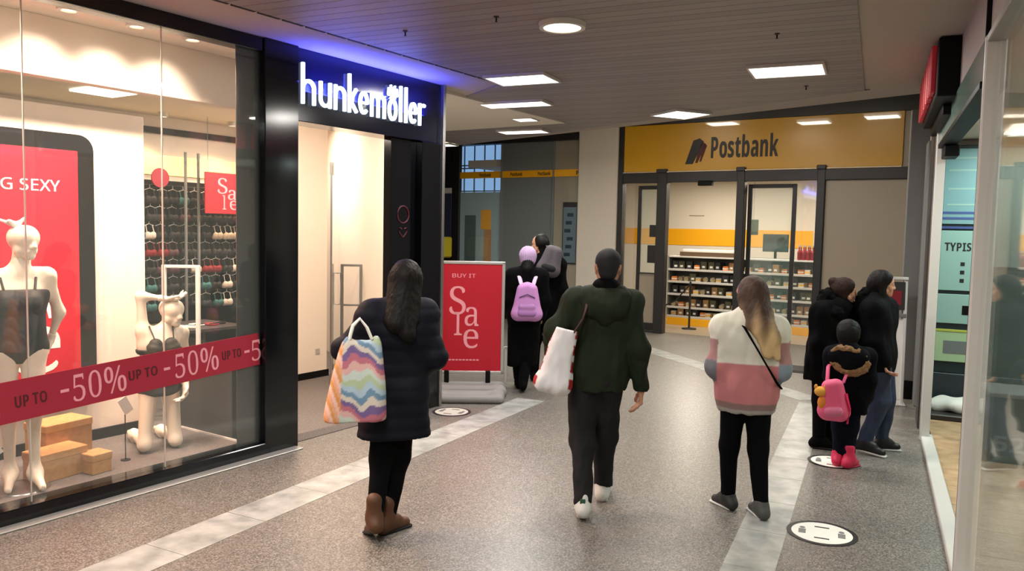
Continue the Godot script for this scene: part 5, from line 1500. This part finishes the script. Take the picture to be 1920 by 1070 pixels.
func walker_blonde() -> void:
	var P := Vector3(1.63, 0, -5.32)
	var o := person("woman with long blonde hair in a white and pink colour-block fleece and black leggings", P)
	var J := joints(0.945, {"head": Vector3(-0.02, 1.495, -0.03), "neck": Vector3(-0.02, 1.345, 0.01), "chest": Vector3(-0.02, 1.18, 0), "waist": Vector3(-0.02, 0.98, 0), "hip": Vector3(-0.02, 0.85, 0.01),
		"shL": Vector3(-0.175, 1.26, 0.01), "shR": Vector3(0.14, 1.265, 0.01), "elL": Vector3(-0.225, 1.0, 0.04), "wrL": Vector3(-0.16, 0.98, -0.17), "elR": Vector3(0.19, 1.01, 0.04), "wrR": Vector3(0.13, 0.99, -0.18),
		"hpL": Vector3(-0.1, 0.83, 0), "hpR": Vector3(0.06, 0.83, 0), "knL": Vector3(-0.12, 0.45, -0.03), "knR": Vector3(0.07, 0.45, 0.0), "anL": Vector3(-0.115, 0.085, -0.04), "toL": Vector3(-0.2, 0.03, -0.13), "anR": Vector3(0.105, 0.085, 0.08), "toR": Vector3(0.05, 0.035, -0.04)})
	skin(o, J, 0.75)
	var tint := func(p: Vector3) -> Color:
		var armed := (absf(p.x + 0.02) > 0.195 or p.z < -0.15) and p.y > 0.9
		if armed and p.y < 1.2:
			if p.y < 1.055 or p.z < -0.05: return Color(0.45, 0.45, 0.48) if p.x < 0 else Color(0.5, 0.55, 0.6)
			return Color(0.66, 0.5, 0.5)
		if p.y > 1.04: return Color(0.86, 0.85, 0.8)
		if p.y > 0.775: return Color(0.74, 0.47, 0.48)
		if p.y > 0.735: return Color(0.52, 0.42, 0.41)
		return Color(0.6, 0.58, 0.56)
	var b := torso(J, 0.045, 1.0) + arm(J, "L", 0.03, 0.93) + arm(J, "R", 0.03, 0.93)
	b += [[Vector3(-0.1, 0.95, 0), Vector3(-0.11, 0.74, 0), 0.115, 0.1], [Vector3(0.06, 0.95, 0), Vector3(0.07, 0.74, 0), 0.115, 0.1], [Vector3(-0.02, 0.9, 0), Vector3(-0.02, 0.74, 0), 0.14, 0.13], [J.neck + Vector3(0, -0.02, 0.02), J.neck + Vector3(0, 0.02, 0.02), 0.075, 0.07]]
	cloth(o, "fleece", b, 0.011, 0.02, vert("fleece", 0.95), 0.7, 99, folds(0.013, 8.0, 12), tint)
	cloth(o, "leggings", leg(J, "L", 0.014) + leg(J, "R", 0.014) + [[Vector3(-0.07, 0.82, 0.01), Vector3(0.04, 0.82, 0.01), 0.1, 0.1]], 0.012, 0.014, M.black_cloth, 0.1, 99, folds(0.005, 8.0, 9))
	for e in ["L", "R"]:
		shoe(o, J["an" + e], J["to" + e], mt("trainer_grey" + e, Color(0.27, 0.27, 0.26) if e == "R" else Color(0.16, 0.16, 0.16), 0.6), M.sole_white, 0.92, 0.0, "trainer")
	var hair := func(p: Vector3) -> Color:
		var t := clampf((1.43 - p.y) / 0.22 + 0.25 * sin(p.x * 60.0), 0.0, 1.0)
		return Color(0.27, 0.19, 0.14).lerp(Color(0.8, 0.68, 0.5), t)
	cloth(o, "hair", [[J.head + Vector3(0.01, 0.04, 0.015), J.head + Vector3(0.02, 0.03, 0.03), 0.093, 0.092], [J.head + Vector3(0.02, 0, 0.05), Vector3(0.06, 1.28, 0.12), 0.075, 0.065], [J.head + Vector3(0.06, 0.0, 0.02), Vector3(0.13, 1.22, 0.12), 0.055, 0.05], [Vector3(0.06, 1.3, 0.12), Vector3(0.1, 1.12, 0.15), 0.06, 0.03], [Vector3(0.12, 1.25, 0.12), Vector3(0.165, 1.1, 0.13), 0.045, 0.022], [J.head + Vector3(-0.03, -0.02, 0.05), Vector3(-0.01, 1.31, 0.1), 0.055, 0.05]], 0.009, 0.012, vert("hair_blonde", 0.7), -99, 99, strands(0.013, 14), hair)
	part(o, "strap", MB.new().tube([Vector3(-0.12, 1.335, -0.02), Vector3(-0.11, 1.345, 0.06), Vector3(-0.05, 1.29, 0.135), Vector3(0.02, 1.18, 0.165), Vector3(0.1, 1.05, 0.165), Vector3(0.17, 0.93, 0.12), Vector3(0.2, 0.88, 0.03)], 0.012, 8, true, 0.5), M.black_cloth, Transform3D(), "black bag strap")


func far_pair() -> void:
	var P := Vector3(0.135, 0, -9.3)
	var o := person("woman in a long black coat and lilac hat, walking away behind the red Sale stand", P)
	var J := joints(0.985, {"head": Vector3(0.045, 1.56, -0.02), "neck": Vector3(0.04, 1.42, 0.01), "chest": Vector3(0.04, 1.25, 0), "waist": Vector3(0.03, 1.05, 0), "hip": Vector3(0.02, 0.92, 0), "shL": Vector3(-0.13, 1.355, 0), "shR": Vector3(0.2, 1.355, 0), "elL": Vector3(-0.19, 1.08, 0.02), "elR": Vector3(0.25, 1.08, 0.02), "wrL": Vector3(-0.17, 0.88, -0.12), "wrR": Vector3(0.23, 0.88, -0.12), "anL": Vector3(-0.03, 0.09, -0.15), "toL": Vector3(-0.05, 0.03, -0.3), "anR": Vector3(0.02, 0.13, 0.12), "toR": Vector3(0.02, 0.035, -0.02), "knL": Vector3(-0.06, 0.49, -0.08), "knR": Vector3(0.07, 0.48, 0.0)})
	skin(o, J)
	cloth(o, "coat", torso(J, 0.035, 1.05) + arm(J, "L", 0.03) + arm(J, "R", 0.03) + [[Vector3(-0.05, 0.95, 0), Vector3(-0.08, 0.3, 0), 0.12, 0.1], [Vector3(0.09, 0.95, 0), Vector3(0.07, 0.3, 0), 0.13, 0.11], [J.neck, J.neck + Vector3(0, 0.03, 0.01), 0.075, 0.07]], 0.015, 0.02, M.black_wool, 0.3, 99, folds(0.012, 6.0, 41))
	cloth(o, "trousers", leg(J, "L", 0.024) + leg(J, "R", 0.024), 0.015, 0.014, M.black_cloth, 0.1)
	for e in ["L", "R"]:
		shoe(o, J["an" + e], J["to" + e], M.black_cloth, M.sole_dark)
	cloth(o, "hair", [[J.head + Vector3(0, -0.02, 0.04), J.neck + Vector3(0, 0.03, 0.06), 0.075, 0.06]], 0.012, 0.01, M.hair_black)
	var rib := func(p: Vector3, _n: Vector3) -> float: return 0.004 * sin(atan2(p.z, p.x - 0.045) * 22.0)
	cloth(o, "hat", [[J.head + Vector3(0, 0.06, 0.01), J.head + Vector3(0, 0.05, -0.01), 0.095, 0.09], [J.head + Vector3(0, 0.0, 0.02), J.head + Vector3(0, 0.03, 0.02), 0.092, 0.095]], 0.01, 0.012, mt("lilac_knit", Color(0.68, 0.58, 0.72), 0.95), 1.5, 99, rib)
	var bp := thing("backpack", "lilac backpack with pale straps on the back of the lilac hatted woman", "backpack", facing(P) * Transform3D(Basis(), Vector3(0.045, 0.86, 0.2)))
	var lil := mt("lilac_pack", Color(0.72, 0.5, 0.73), 0.7)
	part(bp, "body", MB.new().put(nets([[Vector3(-0.1, 0.07, 0), Vector3(0.1, 0.07, 0), 0.075, 0.075], [Vector3(-0.1, 0.08, 0), Vector3(-0.06, 0.36, -0.01), 0.075, 0.06], [Vector3(0.1, 0.08, 0), Vector3(0.06, 0.36, -0.01), 0.075, 0.06], [Vector3(0, 0.1, 0.0), Vector3(0, 0.38, -0.01), 0.085, 0.065]], 0.013, 0.015)), lil)
	part(bp, "pocket", MB.new().put(nets([[Vector3(-0.07, 0.09, 0.06), Vector3(0.07, 0.09, 0.06), 0.045, 0.045], [Vector3(-0.06, 0.16, 0.06), Vector3(0.06, 0.16, 0.06), 0.04, 0.04]], 0.012, 0.012)), mt("lilac_pocket", Color(0.63, 0.44, 0.66), 0.7))
	part(bp, "zip", MB.new().tube([Vector3(-0.09, 0.27, 0.066), Vector3(0, 0.31, 0.08), Vector3(0.09, 0.27, 0.066)], 0.006, 6), mt("lilac_zip", Color(0.3, 0.18, 0.36), 0.5))
	for s in [-1.0, 1.0]:
		part(bp, "strap", MB.new().tube([Vector3(s * 0.06, 0.38, -0.03), Vector3(s * 0.095, 0.5, -0.09), Vector3(s * 0.11, 0.53, -0.17), Vector3(s * 0.11, 0.47, -0.27)], 0.026, 8, true, 0.4), mt("strap_pale", Color(0.8, 0.7, 0.8), 0.8))
	P = Vector3(0.4, 0, -9.95)
	o = person("tall dark-haired person in black beyond the lilac hat, face turned left", P)
	J = joints(1.06, {"head": Vector3(-0.05, 1.72, -0.02), "neck": Vector3(0.0, 1.54, 0.01)})
	skin(o, J, 1.2)
	cloth(o, "coat", torso(J, 0.04) + arm(J, "L", 0.03) + arm(J, "R", 0.03) + [[Vector3(-0.07, 1.0, 0), Vector3(-0.08, 0.72, 0), 0.125, 0.12], [Vector3(0.07, 1.0, 0), Vector3(0.08, 0.72, 0), 0.125, 0.12], [J.neck, J.neck + Vector3(0, 0.04, 0.01), 0.085, 0.08]], 0.016, 0.02, M.black_wool, 0.72)
	cloth(o, "trousers", leg(J, "L", 0.02) + leg(J, "R", 0.02), 0.016, 0.014, M.black_cloth, 0.1)
	for e in ["L", "R"]:
		shoe(o, J["an" + e], J["to" + e], M.black_cloth, M.sole_dark)
	cloth(o, "hair", [[J.head + Vector3(0.01, 0.045, 0.01), J.head + Vector3(0.02, 0.03, 0.03), 0.095, 0.09], [J.head + Vector3(0.03, 0, 0.03), J.head + Vector3(0.03, -0.06, 0.04), 0.075, 0.06]], 0.011, 0.01, M.hair_black)
	var gp := thing("backpack", "dark grey backpack carried high by the tall person beyond the lilac hat", "backpack", facing(P) * Transform3D(Basis(Vector3.BACK, -0.25), Vector3(0.02, 1.36, 0.2)))
	var gm := mt("pack_grey", Color(0.3, 0.28, 0.3), 0.8)
	part(gp, "body", MB.new().put(nets([[Vector3(-0.05, 0.07, 0), Vector3(0.07, 0.07, 0), 0.085, 0.085], [Vector3(-0.04, 0.08, 0), Vector3(-0.02, 0.3, 0), 0.085, 0.07], [Vector3(0.07, 0.08, 0), Vector3(0.06, 0.3, 0), 0.085, 0.07]], 0.013, 0.015)), gm)
	part(gp, "pocket", MB.new().put(nets([[Vector3(-0.04, 0.09, 0.07), Vector3(0.06, 0.09, 0.07), 0.045, 0.045]], 0.013, 0.012)), M.charcoal_cloth)
	for s in [-1.0, 1.0]:
		part(gp, "strap", MB.new().tube([Vector3(s * 0.05, 0.33, -0.04), Vector3(s * 0.08, 0.34, -0.12), Vector3(s * 0.09, 0.22, -0.28)], 0.02, 8, true, 0.4), gm)


func family() -> void:
	# woman with a fur-hooded black coat, turned towards the shop
	var P := Vector3(2.85, 0, -7.04)
	var o := person("woman in a bulky black hooded coat with brown tied-up hair, beside the child", P)
	var J := joints(0.91, {"head": Vector3(0.105, 1.41, -0.02), "neck": Vector3(0.06, 1.28, 0.01), "chest": Vector3(0.02, 1.13, 0.02), "waist": Vector3(-0.01, 0.96, 0.02), "hip": Vector3(-0.02, 0.83, 0.02), "shL": Vector3(-0.07, 1.23, 0.1), "shR": Vector3(0.12, 1.24, -0.11), "elL": Vector3(-0.09, 0.97, 0.17), "wrL": Vector3(0.08, 0.86, 0.15), "elR": Vector3(0.2, 1.0, -0.12), "wrR": Vector3(0.25, 0.86, -0.02),
		"hpL": Vector3(-0.05, 0.8, 0.06), "hpR": Vector3(0.02, 0.8, -0.06), "knL": Vector3(-0.05, 0.44, 0.05), "knR": Vector3(0.03, 0.44, -0.09), "anL": Vector3(-0.05, 0.085, 0.06), "toL": Vector3(0.08, 0.035, 0.07), "anR": Vector3(0.02, 0.085, -0.1), "toR": Vector3(0.16, 0.035, -0.12)})
	skin(o, J, -1.25)
	cloth(o, "coat", torso(J, 0.05) + arm(J, "L", 0.032, 0.95) + arm(J, "R", 0.032, 0.95) + [[Vector3(-0.04, 0.9, 0.03), Vector3(-0.08, 0.62, 0.05), 0.15, 0.13], [Vector3(0.02, 0.88, 0.0), Vector3(0.03, 0.62, 0.0), 0.14, 0.13], [J.neck, J.neck + Vector3(-0.01, 0.03, 0.01), 0.085, 0.08]], 0.014, 0.02, M.black_wool, 0.62, 99, folds(0.016, 6.0, 51))
	cloth(o, "hood", [[Vector3(-0.05, 1.24, 0.02), Vector3(-0.03, 1.36, 0.02), 0.1, 0.085], [Vector3(-0.06, 1.24, 0.1), Vector3(0.04, 1.22, 0.12), 0.08, 0.075]], 0.012, 0.02, M.black_wool, -99, 99, folds(0.02, 14.0, 6, Vector3.ONE))
	cloth(o, "trousers", leg(J, "L", 0.02) + leg(J, "R", 0.02), 0.014, 0.014, M.black_cloth, 0.1)
	for e in ["L", "R"]:
		shoe(o, J["an" + e], J["to" + e], M.black_cloth, M.sole_dark, 0.92)
	cloth(o, "hair", [[J.head + Vector3(-0.015, 0.045, 0.005), J.head + Vector3(-0.03, 0.02, 0.01), 0.088, 0.085], [J.head + Vector3(-0.08, 0.06, 0.0), J.head + Vector3(-0.1, 0.09, 0.0), 0.045, 0.04], [J.head + Vector3(0.02, 0.06, 0.03), J.head + Vector3(0.025, 0.055, -0.03), 0.06, 0.058], [J.head + Vector3(0.0, 0.02, 0.065), J.head + Vector3(0.0, -0.04, 0.07), 0.035, 0.025]], 0.009, 0.01, mt("hair_brown", Color(0.15, 0.085, 0.06), 0.7, 0.0, 0.3), -99, 99, strands(0.012, 24))
	# child with a fur-edged hood and pink boots
	P = Vector3(2.8, 0, -6.47)
	o = person("small child in a navy coat with tan fur-edged hood and pink boots", P)
	J = joints(0.68, {"head": Vector3(-0.025, 1.1, -0.01), "neck": Vector3(-0.02, 0.97, 0.01), "chest": Vector3(0.0, 0.85, 0), "waist": Vector3(0.01, 0.71, 0), "hip": Vector3(0.0, 0.61, 0), "shL": Vector3(-0.13, 0.92, 0.02), "shR": Vector3(0.12, 0.92, 0.0), "elL": Vector3(-0.15, 0.75, 0.03), "wrL": Vector3(-0.12, 0.64, -0.06), "elR": Vector3(0.15, 0.74, 0.02), "wrR": Vector3(0.15, 0.58, -0.04), "anL": Vector3(-0.06, 0.08, 0.0), "toL": Vector3(-0.05, 0.03, -0.1), "anR": Vector3(0.03, 0.08, 0.04), "toR": Vector3(0.08, 0.03, -0.04), "knL": Vector3(-0.06, 0.33, 0), "knR": Vector3(0.035, 0.33, 0.01), "hpL": Vector3(-0.055, 0.6, 0), "hpR": Vector3(0.045, 0.6, 0)})
	skin(o, J)
	cloth(o, "coat", torso(J, 0.035, 1.15) + arm(J, "L", 0.024) + arm(J, "R", 0.024) + [[Vector3(-0.05, 0.62, 0), Vector3(-0.06, 0.46, 0), 0.09, 0.085], [Vector3(0.06, 0.62, 0), Vector3(0.07, 0.46, 0), 0.09, 0.085]], 0.012, 0.018, mt("navy_child", Color(0.028, 0.028, 0.05), 0.85, 0.0, 0.2), 0.45, 99, folds(0.01, 8.0, 61))
	cloth(o, "hood", [[Vector3(-0.1, 0.92, 0.06), Vector3(0.07, 0.92, 0.06), 0.085, 0.085], [Vector3(-0.02, 0.98, 0.05), Vector3(-0.01, 0.87, 0.09), 0.085, 0.08]], 0.011, 0.015, M.navy_child)
	var ring := []
	for i in 13:
		var g := TAU * i / 12
		ring.append(Vector3(-0.01 + 0.125 * cos(g), 0.905 + 0.09 * sin(g) - 0.025 * cos(g), 0.125 - 0.035 * absf(cos(g))))
	var fb := []
	for i in 12:
		var fat := 0.02 + (0.014 if ring[i].y < 0.9 else 0.004)
		fb.append([ring[i], ring[i + 1], fat, fat])
	cloth(o, "fur_trim", fb, 0.008, 0.008, mt("fur_tan", Color(0.5, 0.38, 0.25), 0.95), -99, 99, folds(0.014, 24.0, 7, Vector3.ONE), null, "tan fur edging of the hood")
	cloth(o, "trousers", leg(J, "L", 0.018) + leg(J, "R", 0.018), 0.012, 0.012, mt("denim_dark", Color(0.05, 0.065, 0.11), 0.85, 0.0, 0.2), 0.09, 99, folds(0.008, 9.0, 63))
	for e in ["L", "R"]:
		shoe(o, J["an" + e], J["to" + e], mt("boot_pink", Color(0.82, 0.14, 0.32), 0.5), mt("sole_pink", Color(0.65, 0.1, 0.25), 0.6), 0.86, 0.07, "boot")
	cloth(o, "hair", [[J.head + Vector3(0, 0.035, 0.015), J.head + Vector3(0, 0.02, 0.03), 0.093, 0.09], [J.head + Vector3(0, -0.03, 0.04), J.head + Vector3(0, -0.08, 0.05), 0.08, 0.06]], 0.01, 0.01, M.hair_black, -99, 99, strands(0.01, 64))
	var bp := thing("backpack", "bright pink child's backpack with hot pink strap hanging down", "backpack", facing(P) * Transform3D(Basis(Vector3.BACK, 0.08), Vector3(-0.1, 0.42, 0.2)))
	var pk := mt("pack_pink", Color(0.86, 0.34, 0.5), 0.6)
	part(bp, "body", MB.new().put(nets([[Vector3(-0.04, 0.07, 0), Vector3(0.05, 0.06, 0), 0.07, 0.07], [Vector3(-0.05, 0.08, 0), Vector3(-0.03, 0.27, 0), 0.07, 0.055], [Vector3(0.05, 0.08, 0), Vector3(0.03, 0.28, 0), 0.07, 0.055]], 0.01, 0.014)), pk)
	part(bp, "pocket", MB.new().put(nets([[Vector3(-0.03, 0.08, 0.055), Vector3(0.035, 0.08, 0.055), 0.045, 0.045]], 0.01, 0.01)), mt("pocket_pink", Color(0.8, 0.42, 0.55), 0.6))
	part(bp, "strap", MB.new().tube([Vector3(0.1, 0.22, 0.02), Vector3(0.125, 0.1, 0.04), Vector3(0.1, -0.02, 0.03)], 0.016, 8, true, 0.4), mt("strap_pink", Color(0.86, 0.1, 0.36), 0.6))
	for s in [-1.0, 1.0]:
		part(bp, "strap", MB.new().tube([Vector3(0.02 + s * 0.06, 0.3, -0.02), Vector3(0.05 + s * 0.08, 0.42, -0.08), Vector3(0.08 + s * 0.08, 0.46, -0.16)], 0.016, 8, true, 0.4), pk)
	var toy := thing("plush_charm", "small yellow and orange plush charm dangling on the pink backpack", "plush toy", facing(P) * Transform3D(Basis(), Vector3(-0.2, 0.5, 0.24)))
	part(toy, "body", MB.new().ball(Vector3(0.01, 0.06, 0), Vector3(0.04, 0.06, 0.035)), mt("plush_orange", Color(0.82, 0.5, 0.2), 0.95))
	part(toy, "head", MB.new().ball(Vector3(-0.01, 0.15, 0.0), Vector3(0.048, 0.042, 0.04)), mt("plush_yellow", Color(0.85, 0.62, 0.25), 0.95))
	for s in [-1.0, 1.0]:
		part(toy, "ear", MB.new().ball(Vector3(-0.01 + s * 0.035, 0.185, 0), Vector3(0.014, 0.022, 0.01)), M.plush_yellow)
	part(toy, "cord", MB.new().tube([Vector3(0.0, 0.18, 0), Vector3(0.06, 0.22, -0.02)], 0.005, 5), M.strap_pink)
	# taller woman at the right of the group
	P = Vector3(3.24, 0, -6.95)
	o = person("dark-haired woman in dark jacket, blue jeans and black trainers, turned towards the right shop", P)
	J = joints(0.945, {"head": Vector3(0.01, 1.485, 0), "neck": Vector3(-0.02, 1.34, 0.01), "chest": Vector3(0.0, 1.17, 0.01), "waist": Vector3(0.0, 0.99, 0.01), "hip": Vector3(0.02, 0.86, 0.01), "shL": Vector3(-0.05, 1.27, 0.14), "shR": Vector3(0.05, 1.27, -0.13), "elL": Vector3(-0.02, 1.0, 0.19), "wrL": Vector3(0.05, 0.83, 0.17), "elR": Vector3(0.05, 1.0, -0.18), "wrR": Vector3(0.09, 0.83, -0.16),
		"hpL": Vector3(0.02, 0.83, 0.08), "hpR": Vector3(0.04, 0.83, -0.07), "knL": Vector3(0.05, 0.47, 0.09), "knR": Vector3(0.1, 0.47, -0.08), "anL": Vector3(-0.06, 0.11, 0.13), "toL": Vector3(0.08, 0.035, 0.17), "anR": Vector3(0.08, 0.085, -0.1), "toR": Vector3(0.2, 0.035, -0.12)})
	skin(o, J, -1.4)
	cloth(o, "jacket", torso(J, 0.045) + arm(J, "L", 0.032, 0.95) + arm(J, "R", 0.032, 0.95) + [[Vector3(0.0, 0.9, 0.06), Vector3(0.01, 0.74, 0.06), 0.13, 0.125], [Vector3(0.03, 0.9, -0.04), Vector3(0.03, 0.74, -0.04), 0.13, 0.125], [J.neck, J.neck + Vector3(0, 0.02, 0.0), 0.08, 0.075]], 0.013, 0.02, mt("jacket_dark", Color(0.026, 0.028, 0.042), 0.8, 0.0, 0.2), 0.73, 99, folds(0.014, 6.0, 71))
	cloth(o, "hood", [[Vector3(-0.12, 1.26, 0.05), Vector3(-0.1, 1.38, 0.0), 0.085, 0.075], [Vector3(-0.12, 1.27, -0.05), Vector3(-0.1, 1.36, 0.0), 0.08, 0.075]], 0.012, 0.02, M.black_wool, -99, 99, folds(0.02, 14.0, 72, Vector3.ONE))
	cloth(o, "jeans", leg(J, "L", 0.024) + leg(J, "R", 0.02), 0.012, 0.014, mt("denim", Color(0.13, 0.18, 0.28), 0.8), 0.1, 99, folds(0.012, 8.0, 73))
	for e in ["L", "R"]:
		shoe(o, J["an" + e], J["to" + e], mt("trainer_black", Color(0.04, 0.04, 0.045), 0.5), M.sole_white, 0.98, 0.0, "trainer")
	cloth(o, "hair", [[J.head + Vector3(-0.02, 0.045, 0), J.head + Vector3(-0.035, 0.02, 0), 0.09, 0.088], [J.head + Vector3(-0.06, -0.01, 0.01), J.head + Vector3(-0.06, -0.12, 0.02), 0.06, 0.045], [J.head + Vector3(0.0, 0.02, 0.06), J.head + Vector3(0.02, -0.16, 0.08), 0.04, 0.022], [J.head + Vector3(0.02, 0.06, 0.03), J.head + Vector3(0.03, 0.055, -0.04), 0.062, 0.06], [J.head + Vector3(0.0, 0.02, -0.06), J.head + Vector3(0.01, -0.06, -0.07), 0.035, 0.025]], 0.009, 0.01, mt("hair_dark2", Color(0.055, 0.04, 0.036), 0.6, 0.0, 0.3), -99, 99, strands(0.012, 74))


func mannequins() -> void:
	var ivory := mt("ivory_shell", Color(0.88, 0.83, 0.75), 0.35)
	var lace := mt("lace_black", Color(0.045, 0.04, 0.045), 0.7)
	var tr := SF * Transform3D(Basis(Vector3.UP, deg_to_rad(-18.0)), Vector3(2.57, 0.1, -5.58))
	# stands facing the passage (its front is local +z, so the pose is turned by half a turn)
	var o := thing("mannequin", "standing ivory mannequin in a black lace bodysuit with a white bow headpiece", "mannequin", tr * Transform3D(Basis(Vector3.UP, PI), Vector3.ZERO))
	var J := joints(1.03, {"head": Vector3(-0.04, 1.65, -0.01), "elR": Vector3(0.24, 1.14, 0.06), "wrR": Vector3(0.3, 0.93, 0.0), "elL": Vector3(-0.25, 1.17, 0.08), "wrL": Vector3(-0.2, 0.98, 0.1), "knL": Vector3(-0.07, 0.52, -0.05), "knR": Vector3(0.07, 0.5, 0.01), "anL": Vector3(-0.075, 0.1, -0.02), "anR": Vector3(0.06, 0.1, 0.04), "toL": Vector3(-0.1, 0.03, -0.15), "toR": Vector3(0.09, 0.03, -0.1)})
	skin(o, J, 0.45, 0.0, true, ivory)
	cloth(o, "bodysuit", [[Vector3(0, 1.12, 0), Vector3(0, 1.26, -0.02), 0.13, 0.12, Vector3.BACK, 1.2]] + torso(J, 0.004).slice(0, 4) + torso(J, 0.004).slice(5, 7) + [[Vector3(-0.07, 1.27, -0.09), Vector3(-0.07, 1.25, -0.1), 0.058, 0.055], [Vector3(0.07, 1.27, -0.09), Vector3(0.07, 1.25, -0.1), 0.058, 0.055], [Vector3(0, 0.93, 0), Vector3(0, 0.86, 0), 0.09, 0.05]], 0.012, 0.015, lace, 0.85, 1.345)
	for s in [-1.0, 1.0]:
		part(o, "strap", MB.new().tube([Vector3(s * 0.08, 1.3, -0.115), Vector3(s * 0.1, 1.42, -0.05), Vector3(s * 0.1, 1.42, 0.04), Vector3(s * 0.07, 1.3, 0.1)], 0.008, 6), lace)
	cloth(o, "headpiece", [[Vector3(0.0, 1.76, 0.0), Vector3(0.1, 1.8, 0.02), 0.016, 0.008], [Vector3(0.0, 1.76, 0.0), Vector3(-0.05, 1.81, 0.0), 0.016, 0.01], [Vector3(0.0, 1.76, 0.0), Vector3(0.04, 1.79, -0.02), 0.018, 0.012]], 0.007, 0.008, M.paper)
	part(o, "foot_plate", MB.new().lathe([Vector2(0, 0), Vector2(0.17, 0), Vector2(0.165, 0.008), Vector2(0, 0.01)], 28), M.steel)
	# kneels upright with one arm over the head
	tr = SF * Transform3D(Basis(Vector3.UP, deg_to_rad(-12.0)), Vector3(3.68, 0.1, -5.74))
	o = thing("mannequin", "kneeling ivory mannequin in black bra and briefs, one arm bent over its head", "mannequin", tr * Transform3D(Basis(Vector3.UP, PI), Vector3.ZERO))
	J = joints(0.98, {"head": Vector3(-0.09, 1.09, -0.03), "neck": Vector3(-0.03, 0.965, 0.01), "chest": Vector3(0, 0.84, 0), "waist": Vector3(0, 0.66, -0.01), "hip": Vector3(0, 0.53, 0), "shL": Vector3(-0.18, 0.92, 0.0), "shR": Vector3(0.12, 0.95, 0.0), "elR": Vector3(0.135, 1.23, 0.0), "wrR": Vector3(-0.02, 1.205, -0.06), "elL": Vector3(-0.23, 0.68, 0.03), "wrL": Vector3(-0.17, 0.5, -0.1),
		"hpL": Vector3(-0.08, 0.5, 0), "hpR": Vector3(0.08, 0.5, 0), "knL": Vector3(-0.1, 0.065, -0.06), "knR": Vector3(0.14, 0.065, -0.06), "anL": Vector3(-0.14, 0.06, 0.34), "anR": Vector3(0.08, 0.06, 0.34), "toL": Vector3(-0.14, 0.05, 0.47), "toR": Vector3(0.07, 0.05, 0.47)})
	skin(o, J, 0.35, -0.12, true, ivory)
	cloth(o, "bra", [[Vector3(-0.065, 0.83, -0.095), Vector3(-0.06, 0.85, -0.095), 0.062, 0.05], [Vector3(0.065, 0.83, -0.095), Vector3(0.06, 0.85, -0.095), 0.062, 0.05]], 0.009, 0.01, lace)
	cloth(o, "band", torso(J, 0.006), 0.012, 0.012, lace, 0.77, 0.81)
	cloth(o, "briefs", torso(J, 0.007) + [[Vector3(-0.06, 0.5, 0), Vector3(0.06, 0.5, 0), 0.1, 0.1], [Vector3(0, 0.5, 0), Vector3(0, 0.44, 0), 0.09, 0.05]], 0.012, 0.012, lace, 0.43, 0.56)
	for s in [-1.0, 1.0]:
		part(o, "strap", MB.new().tube([Vector3(s * 0.07, 0.88, -0.12), Vector3(s * 0.09, 0.99, -0.05), Vector3(s * 0.09, 0.99, 0.04), Vector3(s * 0.07, 0.85, 0.1)], 0.006, 6), lace)


func _ready() -> void:
	view_and_light()
	materials()
	floor_and_ceiling()
	shell()
	ceiling_lamps()
	lingerie_front()
	bank_front()
	bank_windows()
	right_shop()
	shop_sign()
	window_display()
	shop_fixtures()
	sale_stand()
	bank_goods()
	mt("black_cloth", Color(0.03, 0.03, 0.036), 0.85, 0.0, 0.2)
	mt("charcoal_cloth", Color(0.15, 0.15, 0.155), 0.85, 0.0, 0.2)
	mt("black_wool", Color(0.022, 0.022, 0.026), 0.9, 0.0, 0.2)
	mt("hair_black", Color(0.035, 0.03, 0.03), 0.6, 0.0, 0.3)
	mt("sole_dark", Color(0.06, 0.05, 0.05), 0.7)
	mt("sole_white", Color(0.8, 0.8, 0.78), 0.6)
	mt("trainer_white", Color(0.82, 0.82, 0.8), 0.55)
	vert("skin", 0.5)
	shapes()
	mannequins()
	far_pair()
	family()
	walker_blonde()
	walker_green()
	walker_navy()
	stickers()
